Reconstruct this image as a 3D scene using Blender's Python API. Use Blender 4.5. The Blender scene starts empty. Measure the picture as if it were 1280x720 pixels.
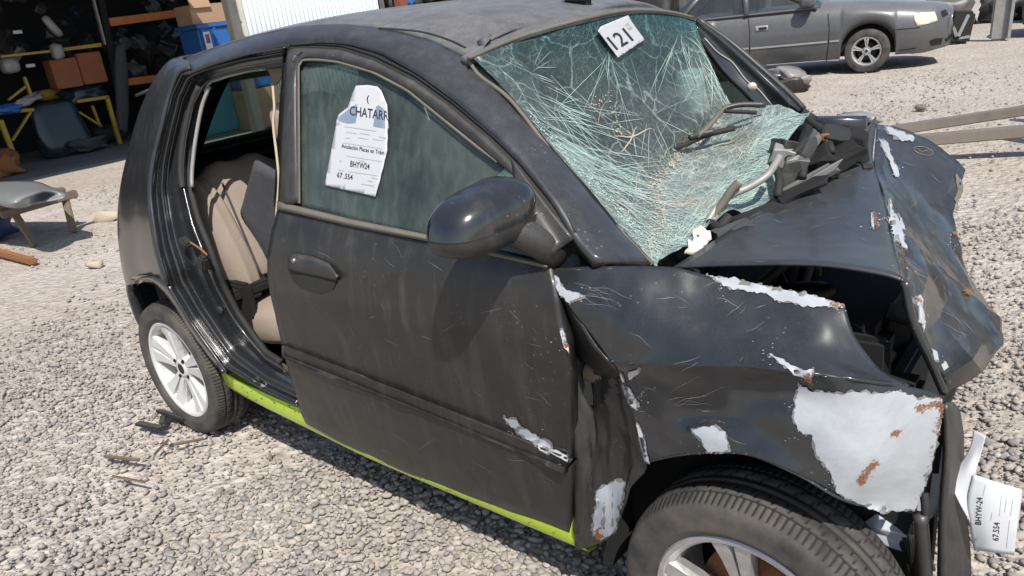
import bpy, bmesh, math, random
import numpy as np
from mathutils import Vector, Matrix, noise
from mathutils.bvhtree import BVHTree
from mathutils.geometry import delaunay_2d_cdt

random.seed(7)
rng = np.random.default_rng(7)
scene = bpy.context.scene
col = scene.collection

# ------------------------------------------------------------------ camera
CAM = np.array([2.7909, -1.9255, 1.4427])
YAW, PITCH, ROLL, FOC = .71535, .35495, -.12642, 939.75
fw = np.array([-math.sin(YAW)*math.cos(PITCH), math.cos(YAW)*math.cos(PITCH), -math.sin(PITCH)])
r_ = np.cross(fw, [0, 0, 1.]); r_ /= np.linalg.norm(r_); u_ = np.cross(r_, fw)
RT = math.cos(ROLL)*r_ + math.sin(ROLL)*u_
UP = -math.sin(ROLL)*r_ + math.cos(ROLL)*u_
cam_d = bpy.data.cameras.new('camera'); cam = bpy.data.objects.new('camera', cam_d); col.objects.link(cam)
cam.matrix_world = Matrix(((RT[0], UP[0], -fw[0], CAM[0]), (RT[1], UP[1], -fw[1], CAM[1]),
                           (RT[2], UP[2], -fw[2], CAM[2]), (0, 0, 0, 1)))
cam_d.sensor_width = 36; cam_d.lens = FOC/1280*36
cam_d.clip_start = .05; cam_d.clip_end = 800
scene.camera = cam
# ------------------------------------------------------------------ world, sun, exposure
SUN = np.array([.62, -.46, 1.0]); SUN /= np.linalg.norm(SUN)
w = bpy.data.worlds.new('World'); scene.world = w; w.use_nodes = True
nt = w.node_tree
sky = nt.nodes.new('ShaderNodeTexSky'); sky.sky_type = 'NISHITA'; sky.sun_disc = False
sky.sun_elevation = math.asin(SUN[2]); sky.sun_rotation = math.atan2(SUN[0], SUN[1])
sky.dust_density = 1.2
bg = nt.nodes['Background']; bg.inputs[1].default_value = .115
nt.links.new(sky.outputs[0], bg.inputs[0])
sl = bpy.data.lights.new('sun', 'SUN'); sl.energy = 4.4; sl.angle = math.radians(.5); sl.color = (1, .955, .89)
so = bpy.data.objects.new('sun', sl); col.objects.link(so)
so.rotation_euler = Vector(SUN).to_track_quat('Z', 'Y').to_euler(); so.location = (8, -6, 12)
scene.view_settings.view_transform = 'Standard'; scene.view_settings.look = 'None'
scene.view_settings.exposure = .33; scene.view_settings.gamma = 1

# ------------------------------------------------------------------ measuring helpers
def ray(x, y):
    d = fw*FOC + RT*(x-640) - UP*(y-360)
    return d/np.linalg.norm(d)
def on(x, y, ax, v):
    d = ray(x, y); return CAM + d*((v-CAM[ax])/d[ax])
def Yp(x, y, v): return on(x, y, 1, v)
def Xp(x, y, v): return on(x, y, 0, v)
def Zp(x, y, v): return on(x, y, 2, v)
_zk = [.0, .15, .21, .3, .42, .55, .66, .74, .82, .9, .95, 1.0, 1.1, 1.2, 1.3, 1.36, 1.42, 1.6]
_yk = [.70, .735, .752, .770, .783, .791, .799, .808, .797, .780, .764, .748, .712, .672, .628, .598, .555, .40]
def half_width(x, z):
    y = float(np.interp(z, _zk, _yk))
    if x < .2: y -= .15*((.2-max(x, -.42))/.6)**2
    return y
def S(x, y, off=0.):
    d = ray(x, y); p = on(x, y, 1, -.78)
    for _ in range(12):
        p = CAM + d*((-(half_width(p[0], p[2])+off)-CAM[1])/d[1])
    return p

# ------------------------------------------------------------------ mesh helpers
def tag(o, label=None, cat=None, group=None, kind=None):
    if label: o['label'] = label
    if cat: o['category'] = cat
    if group: o['group'] = group
    if kind: o['kind'] = kind
    return o
WLOC = {}
def empty(name, loc, label, cat, group=None):
    o = bpy.data.objects.new(name, None); col.objects.link(o); o.location = loc
    o.empty_display_size = .2
    WLOC[o.name] = np.array(loc, float)
    return tag(o, label, cat, group)
def mesh_obj(name, V, F, mat, parent=None, smooth=True, thick=0., origin=None, toff=-1):
    V = np.asarray(V, float)
    o_w = WLOC[parent.name] if parent is not None else np.zeros(3)
    org = np.array(origin, float) if origin is not None else (o_w if parent is not None else np.array([V[:, 0].mean(), V[:, 1].mean(), V[:, 2].min()]))
    me = bpy.data.meshes.new(name)
    me.from_pydata((V-org).tolist(), [], [list(map(int, f)) for f in F])
    if smooth: me.polygons.foreach_set('use_smooth', [True]*len(me.polygons))
    if mat: me.materials.append(mat)
    me.update()
    o = bpy.data.objects.new(name, me); col.objects.link(o)
    if parent is not None: o.parent = parent
    o.location = org-o_w
    WLOC[o.name] = org
    if thick:
        m = o.modifiers.new('thick', 'SOLIDIFY'); m.thickness = thick; m.offset = toff; m.use_even_offset = False
    return o
def cr(P, n, lin=False):
    P = np.asarray(P, float); k = len(P)
    t = np.linspace(0, k-1, n*(k-1)+1)
    i = np.minimum(t.astype(int), k-2); f = (t-i)[:, None]
    if P.ndim == 3: f = f[:, None]
    if lin or k == 2: return P[i]*(1-f)+P[i+1]*f
    p0 = np.where((i > 0).reshape(f.shape), P[np.maximum(i-1, 0)], 2*P[i]-P[i+1])
    p3 = np.where((i+2 < k).reshape(f.shape), P[np.minimum(i+2, k-1)], 2*P[i+1]-P[i])
    p1, p2 = P[i], P[i+1]
    return .5*((2*p1)+(p2-p0)*f+(2*p0-5*p1+4*p2-p3)*f*f+(3*p1-p0-3*p2+p3)*f**3)
def grid(rows, nu, nv, lu=False, lv=False):
    G = np.array([cr(r, nu, lu) for r in rows])
    return cr(G, nv, lv)
def gnormals(G):
    du = np.gradient(G, axis=1); dv = np.gradient(G, axis=0)
    n = np.cross(du, dv); return n/(np.linalg.norm(n, axis=2, keepdims=True)+1e-9)
def gfaces(R, C, flip=False, closed=False):
    F = []
    for i in range(R-1):
        for j in range(C if closed else C-1):
            a, b = i*C+j, i*C+(j+1) % C
            f = (a, b, b+C, a+C)
            F.append(f[::-1] if flip else f)
    return F
def face_out(G, toward=None):
    """True if the grid's winding has to be flipped so that normals look outwards"""
    n = gnormals(G); c = CAM if toward is None else np.array(toward)
    return float((n*(c-G)).sum()) < 0
def crumple(G, amp, sc, seed=0., aniso=(1, 1, 1)):
    n = gnormals(G); H = G.copy()
    for i in range(G.shape[0]):
        for j in range(G.shape[1]):
            p = G[i, j]*sc*np.array(aniso)+seed
            v = noise.fractal(Vector(p), 1.0, 2.0, 4)
            H[i, j] += n[i, j]*v*amp
    return H
BV = {}
def patch(name, rows, mat, parent, nu=6, nv=6, thick=.004, lu=False, lv=False, dent=None, toward=None, key=None, smooth=True, sharp=0):
    G = grid(rows, nu, nv, lu, lv)
    if dent: G = crumple(G, *dent)
    fl = face_out(G, toward)
    F = gfaces(G.shape[0], G.shape[1], fl)
    V = G.reshape(-1, 3)
    if key: BV[key] = BVHTree.FromPolygons(V.tolist(), F)
    o = mesh_obj(name, V, F, mat, parent, smooth, thick)
    if sharp: o.data.set_sharp_from_angle(angle=math.radians(sharp))
    return o
def bm_obj(name, bm, mat, parent=None, smooth=False, thick=0., origin=None):
    V = [v.co[:] for v in bm.verts]; bm.verts.index_update()
    F = [[v.index for v in f.verts] for f in bm.faces]; bm.free()
    return mesh_obj(name, V, F, mat, parent, smooth, thick, origin)
def rotm(rx=0, ry=0, rz=0):
    return (Matrix.Rotation(rz, 4, 'Z') @ Matrix.Rotation(ry, 4, 'Y') @ Matrix.Rotation(rx, 4, 'X'))
def add_box(bm, c, s, rot=None, bev=0.):
    b = bmesh.new(); bmesh.ops.create_cube(b, size=1)
    bmesh.ops.scale(b, vec=s, verts=b.verts)
    if bev: bmesh.ops.bevel(b, geom=b.edges[:]+b.verts[:], offset=bev, segments=2, affect='EDGES', clamp_overlap=True)
    M = Matrix.Translation(Vector(c)) @ (rot if rot is not None else Matrix.Identity(4))
    bmesh.ops.transform(b, matrix=M, verts=b.verts)
    me = bpy.data.meshes.new('tmp'); b.to_mesh(me); b.free(); bm.from_mesh(me); bpy.data.meshes.remove(me)
def box(name, c, s, mat, parent=None, rot=None, bev=.01, **k):
    bm = bmesh.new(); add_box(bm, c, s, rot, bev); return bm_obj(name, bm, mat, parent, **k)
def tube_data(P, r, seg=8, closed_ends=True):
    P = np.asarray(P, float); V = []; F = []
    n = len(P); rr = np.broadcast_to(np.asarray(r, float), (n,))
    T = np.gradient(P, axis=0); up = np.array([.13, .21, 1.])
    for i in range(n):
        t = T[i]/(np.linalg.norm(T[i])+1e-9); a = np.cross(t, up); a /= np.linalg.norm(a)+1e-9; b = np.cross(t, a)
        for k in range(seg):
            th = 2*math.pi*k/seg
            V.append(P[i]+rr[i]*(a*math.cos(th)+b*math.sin(th)))
    for i in range(n-1):
        for k in range(seg):
            F.append((i*seg+k, i*seg+(k+1) % seg, (i+1)*seg+(k+1) % seg, (i+1)*seg+k))
    if closed_ends:
        F.append(tuple(range(seg))[::-1]); F.append(tuple((n-1)*seg+k for k in range(seg)))
    return V, F
def tube(name, P, r, mat, parent=None, seg=8, n=1, **k):
    P = cr(P, n) if n > 1 else P
    V, F = tube_data(P, r, seg); return mesh_obj(name, V, F, mat, parent, **k)
def lathe(profile, seg, center, axis_m, mod=None):
    """profile: (radius, offset along axis); the axis is local Y"""
    V = []; F = []; n = len(profile)
    for i in range(seg):
        th = 2*math.pi*i/seg
        for j, (r, a) in enumerate(profile):
            if mod: r = mod(r, a, i, j)
            V.append(np.array(axis_m @ Vector((r*math.cos(th), a, r*math.sin(th))))+center)
    for i in range(seg):
        for j in range(n-1):
            a, b = i*n+j, ((i+1) % seg)*n+j
            F.append((a, b, b+1, a+1))
    return V, F
def cast(x, y, key, off=.0, dflt=None):
    d = ray(x, y); best = None
    for k in ([key] if isinstance(key, str) else key):
        h = BV[k].ray_cast(Vector(CAM), Vector(d))
        if h[0] is not None and (best is None or h[3] < best[3]): best = h
    if best is None: return None
    n = np.array(best[1]);
    if n @ d > 0: n = -n
    return np.array(best[0])+n*off
def drape(pts, key, off):
    out = [cast(x, y, key, off) for x, y in pts]
    ok = [i for i, p in enumerate(out) if p is not None]
    if not ok:                                  # the line of sight just misses: take the closest approach to the surface
        for i, q in enumerate(pts):
            d = ray(*q); best = (9e9, 1.)
            for t in np.linspace(.5, 18, 240):
                h = BV[key if isinstance(key, str) else key[0]].find_nearest(Vector(CAM+d*t))
                if h[3] < best[0]: best = (h[3], t)
            out[i] = CAM+d*best[1]
        return out
    for i, p in enumerate(out):
        if p is None and ok:
            j = min(ok, key=lambda q: (pts[q][0]-pts[i][0])**2+(pts[q][1]-pts[i][1])**2)
            t = np.linalg.norm(out[j]-CAM); out[i] = CAM+ray(*pts[i])*t
    return out
def decal(name, poly, key, mat, parent, off=.0015, jag=1.5, step=9, thick=0., seed=0, smooth=True, fine=4., reg=None):
    P = []
    k = len(poly)
    for i in range(k):
        a, b = np.array(poly[i], float), np.array(poly[(i+1) % k], float)
        L = np.linalg.norm(b-a); n = max(1, int(L/fine))
        nrm = np.array([-(b-a)[1], (b-a)[0]])/(L+1e-6)
        for q in range(n):
            p = a+(b-a)*q/n
            v = noise.noise(Vector((p[0]*.13+seed, p[1]*.13, seed*1.7)))+.6*noise.noise(Vector((p[0]*.41, p[1]*.41+seed, 3.1)))
            P.append(p+nrm*v*jag*1.6)
    P = np.array(P); nb = len(P)
    from_x = np.arange(P[:, 0].min()+step/2, P[:, 0].max(), step); from_y = np.arange(P[:, 1].min()+step/2, P[:, 1].max(), step)
    ins = []
    for x in from_x:
        for y in from_y:
            c = False; j = nb-1
            for i in range(nb):
                if (P[i, 1] > y) != (P[j, 1] > y) and x < (P[j, 0]-P[i, 0])*(y-P[i, 1])/(P[j, 1]-P[i, 1])+P[i, 0]: c = not c
                j = i
            if c: ins.append((x, y))
    vs = [Vector(p) for p in P]+[Vector(p) for p in ins]
    ov, oe, of, *_ = delaunay_2d_cdt(vs, [(i, (i+1) % nb) for i in range(nb)], [], 1, 1e-4)
    pts = [(v.x, v.y) for v in ov]
    V = drape(pts, key, off)
    F = [f[::-1] for f in of]
    # look outwards
    V = np.array(V); f0 = F[0]; n = np.zeros(3)
    for f in F[:20]: n += np.cross(V[f[1]]-V[f[0]], V[f[2]]-V[f[0]])
    if n @ (CAM-V[0]) < 0: F = [f[::-1] for f in F]
    if reg: BV[reg] = BVHTree.FromPolygons([tuple(v) for v in V], [tuple(f) for f in F])
    return mesh_obj(name, V, F, mat, parent, smooth, thick)
line_pts = lambda *P: [tuple(np.array(P[i])*(1-t)+np.array(P[i+1])*t) for i in range(len(P)-1) for t in np.linspace(0, 1, 12)]
def flecks(name, key, parent, centres, mat, n_, spread, off=.0016, rs=(.3, 1.1)):
    V = []; F = []
    for _ in range(n_):
        cx, cy = random.choice(centres); x, y = cx+random.gauss(0, spread), cy+random.gauss(0, spread); r_0 = random.uniform(*rs)
        a0 = random.uniform(0, 6.28); P = [cast(x+r_0*random.uniform(.5, 1.5)*math.cos(a0+q*1.2566), y+r_0*random.uniform(.4, 1.)*math.sin(a0+q*1.2566), key, off) for q in range(5)]
        if any(p is None for p in P): continue
        k = len(V); V += P; nn = np.cross(P[1]-P[0], P[2]-P[0]); F.append(tuple(range(k, k+5)) if nn @ (CAM-P[0]) > 0 else tuple(range(k+4, k-1, -1)))
    return tag(mesh_obj(name, V, F, mat, parent, False), kind='stuff')
def text_mesh(s, bold=True):
    c = bpy.data.curves.new('t', 'FONT'); c.body = s; c.size = 1; c.resolution_u = 2
    if bold: c.offset = .012
    o = bpy.data.objects.new('t', c); col.objects.link(o)
    dg = bpy.context.evaluated_depsgraph_get(); me = bpy.data.meshes.new_from_object(o.evaluated_get(dg))
    V = np.array([v.co[:] for v in me.vertices]); F = [list(p.vertices) for p in me.polygons]
    bpy.data.objects.remove(o); bpy.data.meshes.remove(me); bpy.data.curves.remove(c)
    return V, F
def text_on(name, s, a, b, h, up, key, mat, parent, off=.003, bold=True):
    """text s from pixel a to pixel b along its baseline, capital height h along direction up"""
    V, F = text_mesh(s, bold); a, b, up = np.array(a, float), np.array(b, float), np.array(up, float)
    up = up/np.linalg.norm(up); x0, x1 = V[:, 0].min(), V[:, 0].max()
    pts = [tuple(a+(b-a)*((v[0]-x0)/(x1-x0))+up*h*v[1]/.70) for v in V]
    W = np.array(drape(pts, key, off)); n = np.zeros(3)
    for f in F[:20]: n += np.cross(W[f[1]]-W[f[0]], W[f[2]]-W[f[0]])
    if n @ (CAM-W[0]) < 0: F = [f[::-1] for f in F]
    return mesh_obj(name, W, F, mat, parent, False)

# ------------------------------------------------------------------ materials
class N:
    def __init__(s, name):
        s.m = bpy.data.materials.new(name); s.m.use_nodes = True; s.t = s.m.node_tree
        s.b = s.t.nodes['Principled BSDF']; s.o = s.t.nodes['Material Output']
    def n(s, ty, **k):
        q = s.t.nodes.new(ty)
        for a, v in k.items(): setattr(q, a, v)
        return q
    def l(s, a, b): s.t.links.new(a, b)
    def coord(s): return s.n('ShaderNodeTexCoord').outputs['Object']
    def geo(s, out): return s.n('ShaderNodeNewGeometry').outputs[out]
    def noise(s, sc, det=6, rough=.6, vec=None, dist=0.):
        q = s.n('ShaderNodeTexNoise'); q.inputs['Scale'].default_value = sc; q.inputs['Detail'].default_value = det
        q.inputs['Roughness'].default_value = rough; q.inputs['Distortion'].default_value = dist
        s.l(vec if vec is not None else s.coord(), q.inputs['Vector']); return q.outputs['Fac']
    def vor(s, sc, feat='F1', vec=None, out='Distance'):
        q = s.n('ShaderNodeTexVoronoi'); q.feature = feat; q.inputs['Scale'].default_value = sc
        s.l(vec if vec is not None else s.coord(), q.inputs['Vector']); return q.outputs[out]
    def scale(s, v, vec=None):
        q = s.n('ShaderNodeMapping'); q.inputs['Scale'].default_value = v
        s.l(vec if vec is not None else s.coord(), q.inputs['Vector']); return q.outputs[0]
    def ramp(s, fac, *st):
        q = s.n('ShaderNodeValToRGB'); e = q.color_ramp.elements
        while len(e) < len(st): e.new(.5)
        for i, (p, c) in enumerate(st):
            e[i].position = p; e[i].color = (c, c, c, 1) if isinstance(c, (int, float)) else (*c, 1)
        s.l(fac, q.inputs[0]); return q.outputs[0]
    def math(s, op, a, b=None, clamp=False):
        q = s.n('ShaderNodeMath', operation=op); q.use_clamp = clamp
        for i, v in enumerate((a, b)):
            if v is None: continue
            if isinstance(v, (int, float)): q.inputs[i].default_value = v
            else: s.l(v, q.inputs[i])
        return q.outputs[0]
    def mix(s, f, a, b, bt='MIX'):
        q = s.n('ShaderNodeMix', data_type='RGBA', blend_type=bt)
        if isinstance(f, (int, float)): q.inputs[0].default_value = f
        else: s.l(f, q.inputs[0])
        for i, v in ((6, a), (7, b)):
            if isinstance(v, tuple): q.inputs[i].default_value = (*v, 1)
            else: s.l(v, q.inputs[i])
        return q.outputs[2]
    def set(s, **k):
        for a, v in k.items():
            i = s.b.inputs[a.replace('_', ' ')]
            if isinstance(v, tuple): i.default_value = (*v, 1) if len(v) == 3 else v
            elif isinstance(v, (int, float)): i.default_value = v
            else: s.l(v, i)
        return s
    def bump(s, h, strength=.3, dist=.01):
        q = s.n('ShaderNodeBump'); q.inputs['Strength'].default_value = strength; q.inputs['Distance'].default_value = dist
        s.l(h, q.inputs['Height']); s.l(q.outputs[0], s.b.inputs['Normal']); return q
def up_fac(m):
    q = m.n('ShaderNodeSeparateXYZ'); m.l(m.geo('Normal'), q.inputs[0]); return q.outputs[2]

def simple(name, c, rough=.6, metal=0., var=.25, sc=8., bump=0., spec=.5):
    m = N(name); f = m.noise(sc)
    a = tuple(x*(1-var) for x in c); b = tuple(min(1, x*(1+var)) for x in c)
    m.set(Base_Color=m.mix(f, a, b), Roughness=rough, Metallic=metal); m.b.inputs['Specular IOR Level'].default_value = spec
    if bump: m.bump(m.noise(sc*6), bump, .01)
    return m.m
def paint(name, base, dust=.18, updust=.5, rough=.32, coat=.35, streak=.3, dustcol=(.27, .245, .215), sc=5.):
    m = N(name)
    n1 = m.noise(sc, 8, .65); n2 = m.noise(22, 6, .7); n3 = m.noise(1., 5, .6, m.scale((26, 26, 2.2)))
    fine = m.noise(260, 2, .5)
    up = m.math('POWER', m.math('MAXIMUM', up_fac(m), 0.), 1.6)
    d = m.math('ADD', m.math('MULTIPLY', m.ramp(n1, (.35, .25), (.7, 1.)), dust), m.math('MULTIPLY', up, updust*.55))
    d = m.math('ADD', d, m.math('MULTIPLY', m.ramp(n3, (.5, 0.), (.75, 1.)), streak*.28))
    d = m.math('MULTIPLY', d, m.ramp(n2, (.3, .7), (.7, 1.15)))
    d = m.math('MULTIPLY', d, m.ramp(fine, (.3, .8), (.7, 1.2)), clamp=True)
    # fine scratches and dried drops
    v = m.vor(58, 'F1'); drops = m.ramp(v, (.10, 1.), (.16, 0.))
    sp = m.math('MULTIPLY', drops, m.ramp(m.noise(6, 3), (.52, 0.), (.62, .30)))
    d = m.math('ADD', d, sp, clamp=True)
    m.set(Base_Color=m.mix(d, base, dustcol), Roughness=m.math('ADD', m.math('MULTIPLY', d, .55), rough, clamp=True))
    m.b.inputs['Coat Weight'].default_value = coat; m.b.inputs['Coat Roughness'].default_value = .12
    m.bump(m.noise(900, 2, .5), .03, .002)
    return m.m

M = {}
M['paint'] = paint('black_paint', (.010, .0115, .0135), dust=.045, updust=.12, rough=.24, coat=.6, streak=.15, dustcol=(.23, .235, .24))
M['paint_roof'] = paint('black_paint_dusty', (.012, .013, .015), dust=.18, updust=.62, rough=.40, coat=.15, dustcol=(.30, .29, .28))
M['paint_mid'] = paint('black_paint_mid', (.011, .012, .014), dust=.06, updust=.24, rough=.30, coat=.4, dustcol=(.27, .26, .25))
M['paint_door'] = paint('black_paint_door', (.0095, .0098, .0105), dust=.075, updust=.18, streak=.45, rough=.38, coat=.18, dustcol=(.25, .215, .18))
M['paint_hood'] = paint('black_paint_hood', (.012, .0135, .016), dust=.10, updust=.15, rough=.38, coat=.25, streak=.15, dustcol=(.22, .22, .225))
M['jamb'] = paint('black_paint_jamb', (.009, .011, .014), dust=.05, updust=.12, rough=.18, coat=.8, streak=.1)
M['plastic'] = paint('black_plastic', (.012, .0125, .013), dust=.10, updust=.28, rough=.38, coat=.1, streak=.3)
M['mirror'] = paint('mirror_cap_black', (.007, .0085, .011), dust=.035, updust=.10, rough=.13, coat=1., streak=.25)
M['rubber'] = simple('black_rubber', (.018, .018, .017), .75, sc=20)
M['dust_trim'] = simple('dusty_trim', (.13, .115, .095), .8, sc=14, var=.4)
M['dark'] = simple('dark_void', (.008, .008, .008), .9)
M['lime'] = paint('lime_paint', (.46, .63, .008), dust=.22, updust=.10, rough=.3, coat=.5, streak=.1, dustcol=(.33, .33, .18))
M['beige'] = simple('beige_upholstery', (.30, .245, .20), .85, sc=9, var=.15, bump=.15)
M['greyfab'] = simple('grey_fabric', (.055, .055, .06), .9, sc=30, var=.4, bump=.2)
M['int'] = simple('dark_interior', (.030, .031, .034), .75, sc=6)
M['paper'] = simple('white_paper', (.50, .51, .525), .7, sc=5, var=.03)
M['ink'] = simple('black_ink', (.02, .02, .022), .7, var=.2, sc=300)
M['greyink'] = simple('grey_ink', (.38, .39, .41), .8, var=.3, sc=300)
M['bluetape'] = simple('grey_blue_band', (.19, .24, .31), .6, var=.2, sc=40)
M['rust'] = simple('rust', (.25, .105, .04), .9, var=.6, sc=60, bump=.4)
M['metal'] = simple('bare_metal', (.32, .32, .32), .4, metal=.8, var=.3, sc=12)
M['greymetal'] = simple('grey_alloy_part', (.30, .29, .27), .55, metal=.3, var=.35, sc=14)
M['steel'] = simple('weathered_steel', (.16, .15, .14), .55, metal=.4, var=.5, sc=4, bump=.2)

M['scratch'] = simple('scratched_paint', (.17, .165, .16), .7, var=.5, sc=60)
def mk_primer():
    m = N('white_primer')
    n = m.noise(5, 8, .7, dist=.8); f = m.noise(30, 6, .7)
    c = m.mix(m.ramp(n, (.35, 0.), (.75, 1.)), (.42, .445, .475), (.26, .27, .285))
    r = m.ramp(m.noise(4.3, 8, .72, dist=.6), (.635, 0.), (.69, 1.))
    c = m.mix(r, c, (.42, .24, .12))
    m.set(Base_Color=c, Roughness=.45); m.bump(f, .15, .003); return m.m
M['primer'] = mk_primer()
def mk_rim(name, base, metal, dirt):
    m = N(name); n = m.noise(14, 6, .7); up = m.noise(4, 3)
    c = m.mix(m.ramp(n, (.4, 0.), (.8, dirt)), base, (.20, .14, .09))
    m.set(Base_Color=c, Roughness=.38, Metallic=metal); m.b.inputs['Coat Weight'].default_value = .2; return m.m
M['rim_white'] = mk_rim('white_rim_paint', (.60, .60, .58), 0., .25)
M['rim_silver'] = mk_rim('silver_alloy', (.58, .58, .58), .65, .55)
def mk_tyre():
    m = N('tyre_rubber'); n = m.noise(9, 6, .65)
    c = m.mix(m.ramp(n, (.35, 0.), (.75, 1.)), (.030, .029, .028), (.115, .10, .085))
    at = m.n('ShaderNodeAttribute'); at.attribute_name = 'groove'
    c = m.mix(m.ramp(at.outputs['Fac'], (.2, 0.), (.8, 1.)), c, (.012, .012, .012))
    m.set(Base_Color=c, Roughness=.85); m.bump(m.noise(160, 3), .2, .003); return m.m
M['tyre'] = mk_tyre()
def facing(m):
    lw = m.n('ShaderNodeLayerWeight'); lw.inputs[0].default_value = .5
    return m.math('ADD', m.math('MULTIPLY', m.math('POWER', lw.outputs['Facing'], 5.), .9), .04, clamp=True)
def mk_window():
    m = N('dusty_window_glass')
    d = m.noise(4, 7, .6); st = m.noise(1., 5, .7, m.scale((40, 40, 3)))
    f = m.math('ADD', m.math('MULTIPLY', m.ramp(d, (.3, .25), (.75, 1.)), .26), m.math('MULTIPLY', m.ramp(st, (.45, 0.), (.8, 1.)), .16))
    tr = m.n('ShaderNodeBsdfTransparent'); tr.inputs[0].default_value = (.62, .72, .68, 1)
    df = m.n('ShaderNodeBsdfDiffuse'); df.inputs[0].default_value = (.235, .27, .25, 1)
    gl = m.n('ShaderNodeBsdfGlossy'); gl.inputs['Roughness'].default_value = .06
    mx = m.n('ShaderNodeMixShader'); m.l(f, mx.inputs[0]); m.l(tr.outputs[0], mx.inputs[1]); m.l(df.outputs[0], mx.inputs[2])
    m2 = m.n('ShaderNodeMixShader'); m.l(facing(m), m2.inputs[0]); m.l(mx.outputs[0], m2.inputs[1]); m.l(gl.outputs[0], m2.inputs[2])
    m.l(m2.outputs[0], m.o.inputs[0]); return m.m
M['window'] = mk_window()
def mk_clear():
    m = N('rear_glass'); tr = m.n('ShaderNodeBsdfTransparent'); tr.inputs[0].default_value = (.72, .80, .76, 1)
    df = m.n('ShaderNodeBsdfDiffuse'); df.inputs[0].default_value = (.44, .46, .42, 1); gl = m.n('ShaderNodeBsdfGlossy'); gl.inputs['Roughness'].default_value = .05
    mx = m.n('ShaderNodeMixShader'); m.l(m.ramp(m.noise(3, 4), (.3, .16), (.7, .34)), mx.inputs[0]); m.l(tr.outputs[0], mx.inputs[1]); m.l(df.outputs[0], mx.inputs[2])
    m2 = m.n('ShaderNodeMixShader'); m.l(facing(m), m2.inputs[0]); m.l(mx.outputs[0], m2.inputs[1]); m.l(gl.outputs[0], m2.inputs[2])
    m.l(m2.outputs[0], m.o.inputs[0]); return m.m
M['clearglass'] = mk_clear()
def mk_tint():
    m = N('tinted_dusty_glass'); tr = m.n('ShaderNodeBsdfTransparent'); tr.inputs[0].default_value = (.34, .40, .40, 1)
    df = m.n('ShaderNodeBsdfDiffuse'); df.inputs[0].default_value = (.16, .18, .175, 1); gl = m.n('ShaderNodeBsdfGlossy'); gl.inputs['Roughness'].default_value = .05
    mx = m.n('ShaderNodeMixShader'); m.l(m.ramp(m.noise(3, 4), (.3, .2), (.7, .4)), mx.inputs[0]); m.l(tr.outputs[0], mx.inputs[1]); m.l(df.outputs[0], mx.inputs[2])
    m2 = m.n('ShaderNodeMixShader'); m.l(facing(m), m2.inputs[0]); m.l(mx.outputs[0], m2.inputs[1]); m.l(gl.outputs[0], m2.inputs[2])
    m.l(m2.outputs[0], m.o.inputs[0]); return m.m
M['tintglass'] = mk_tint()
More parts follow.
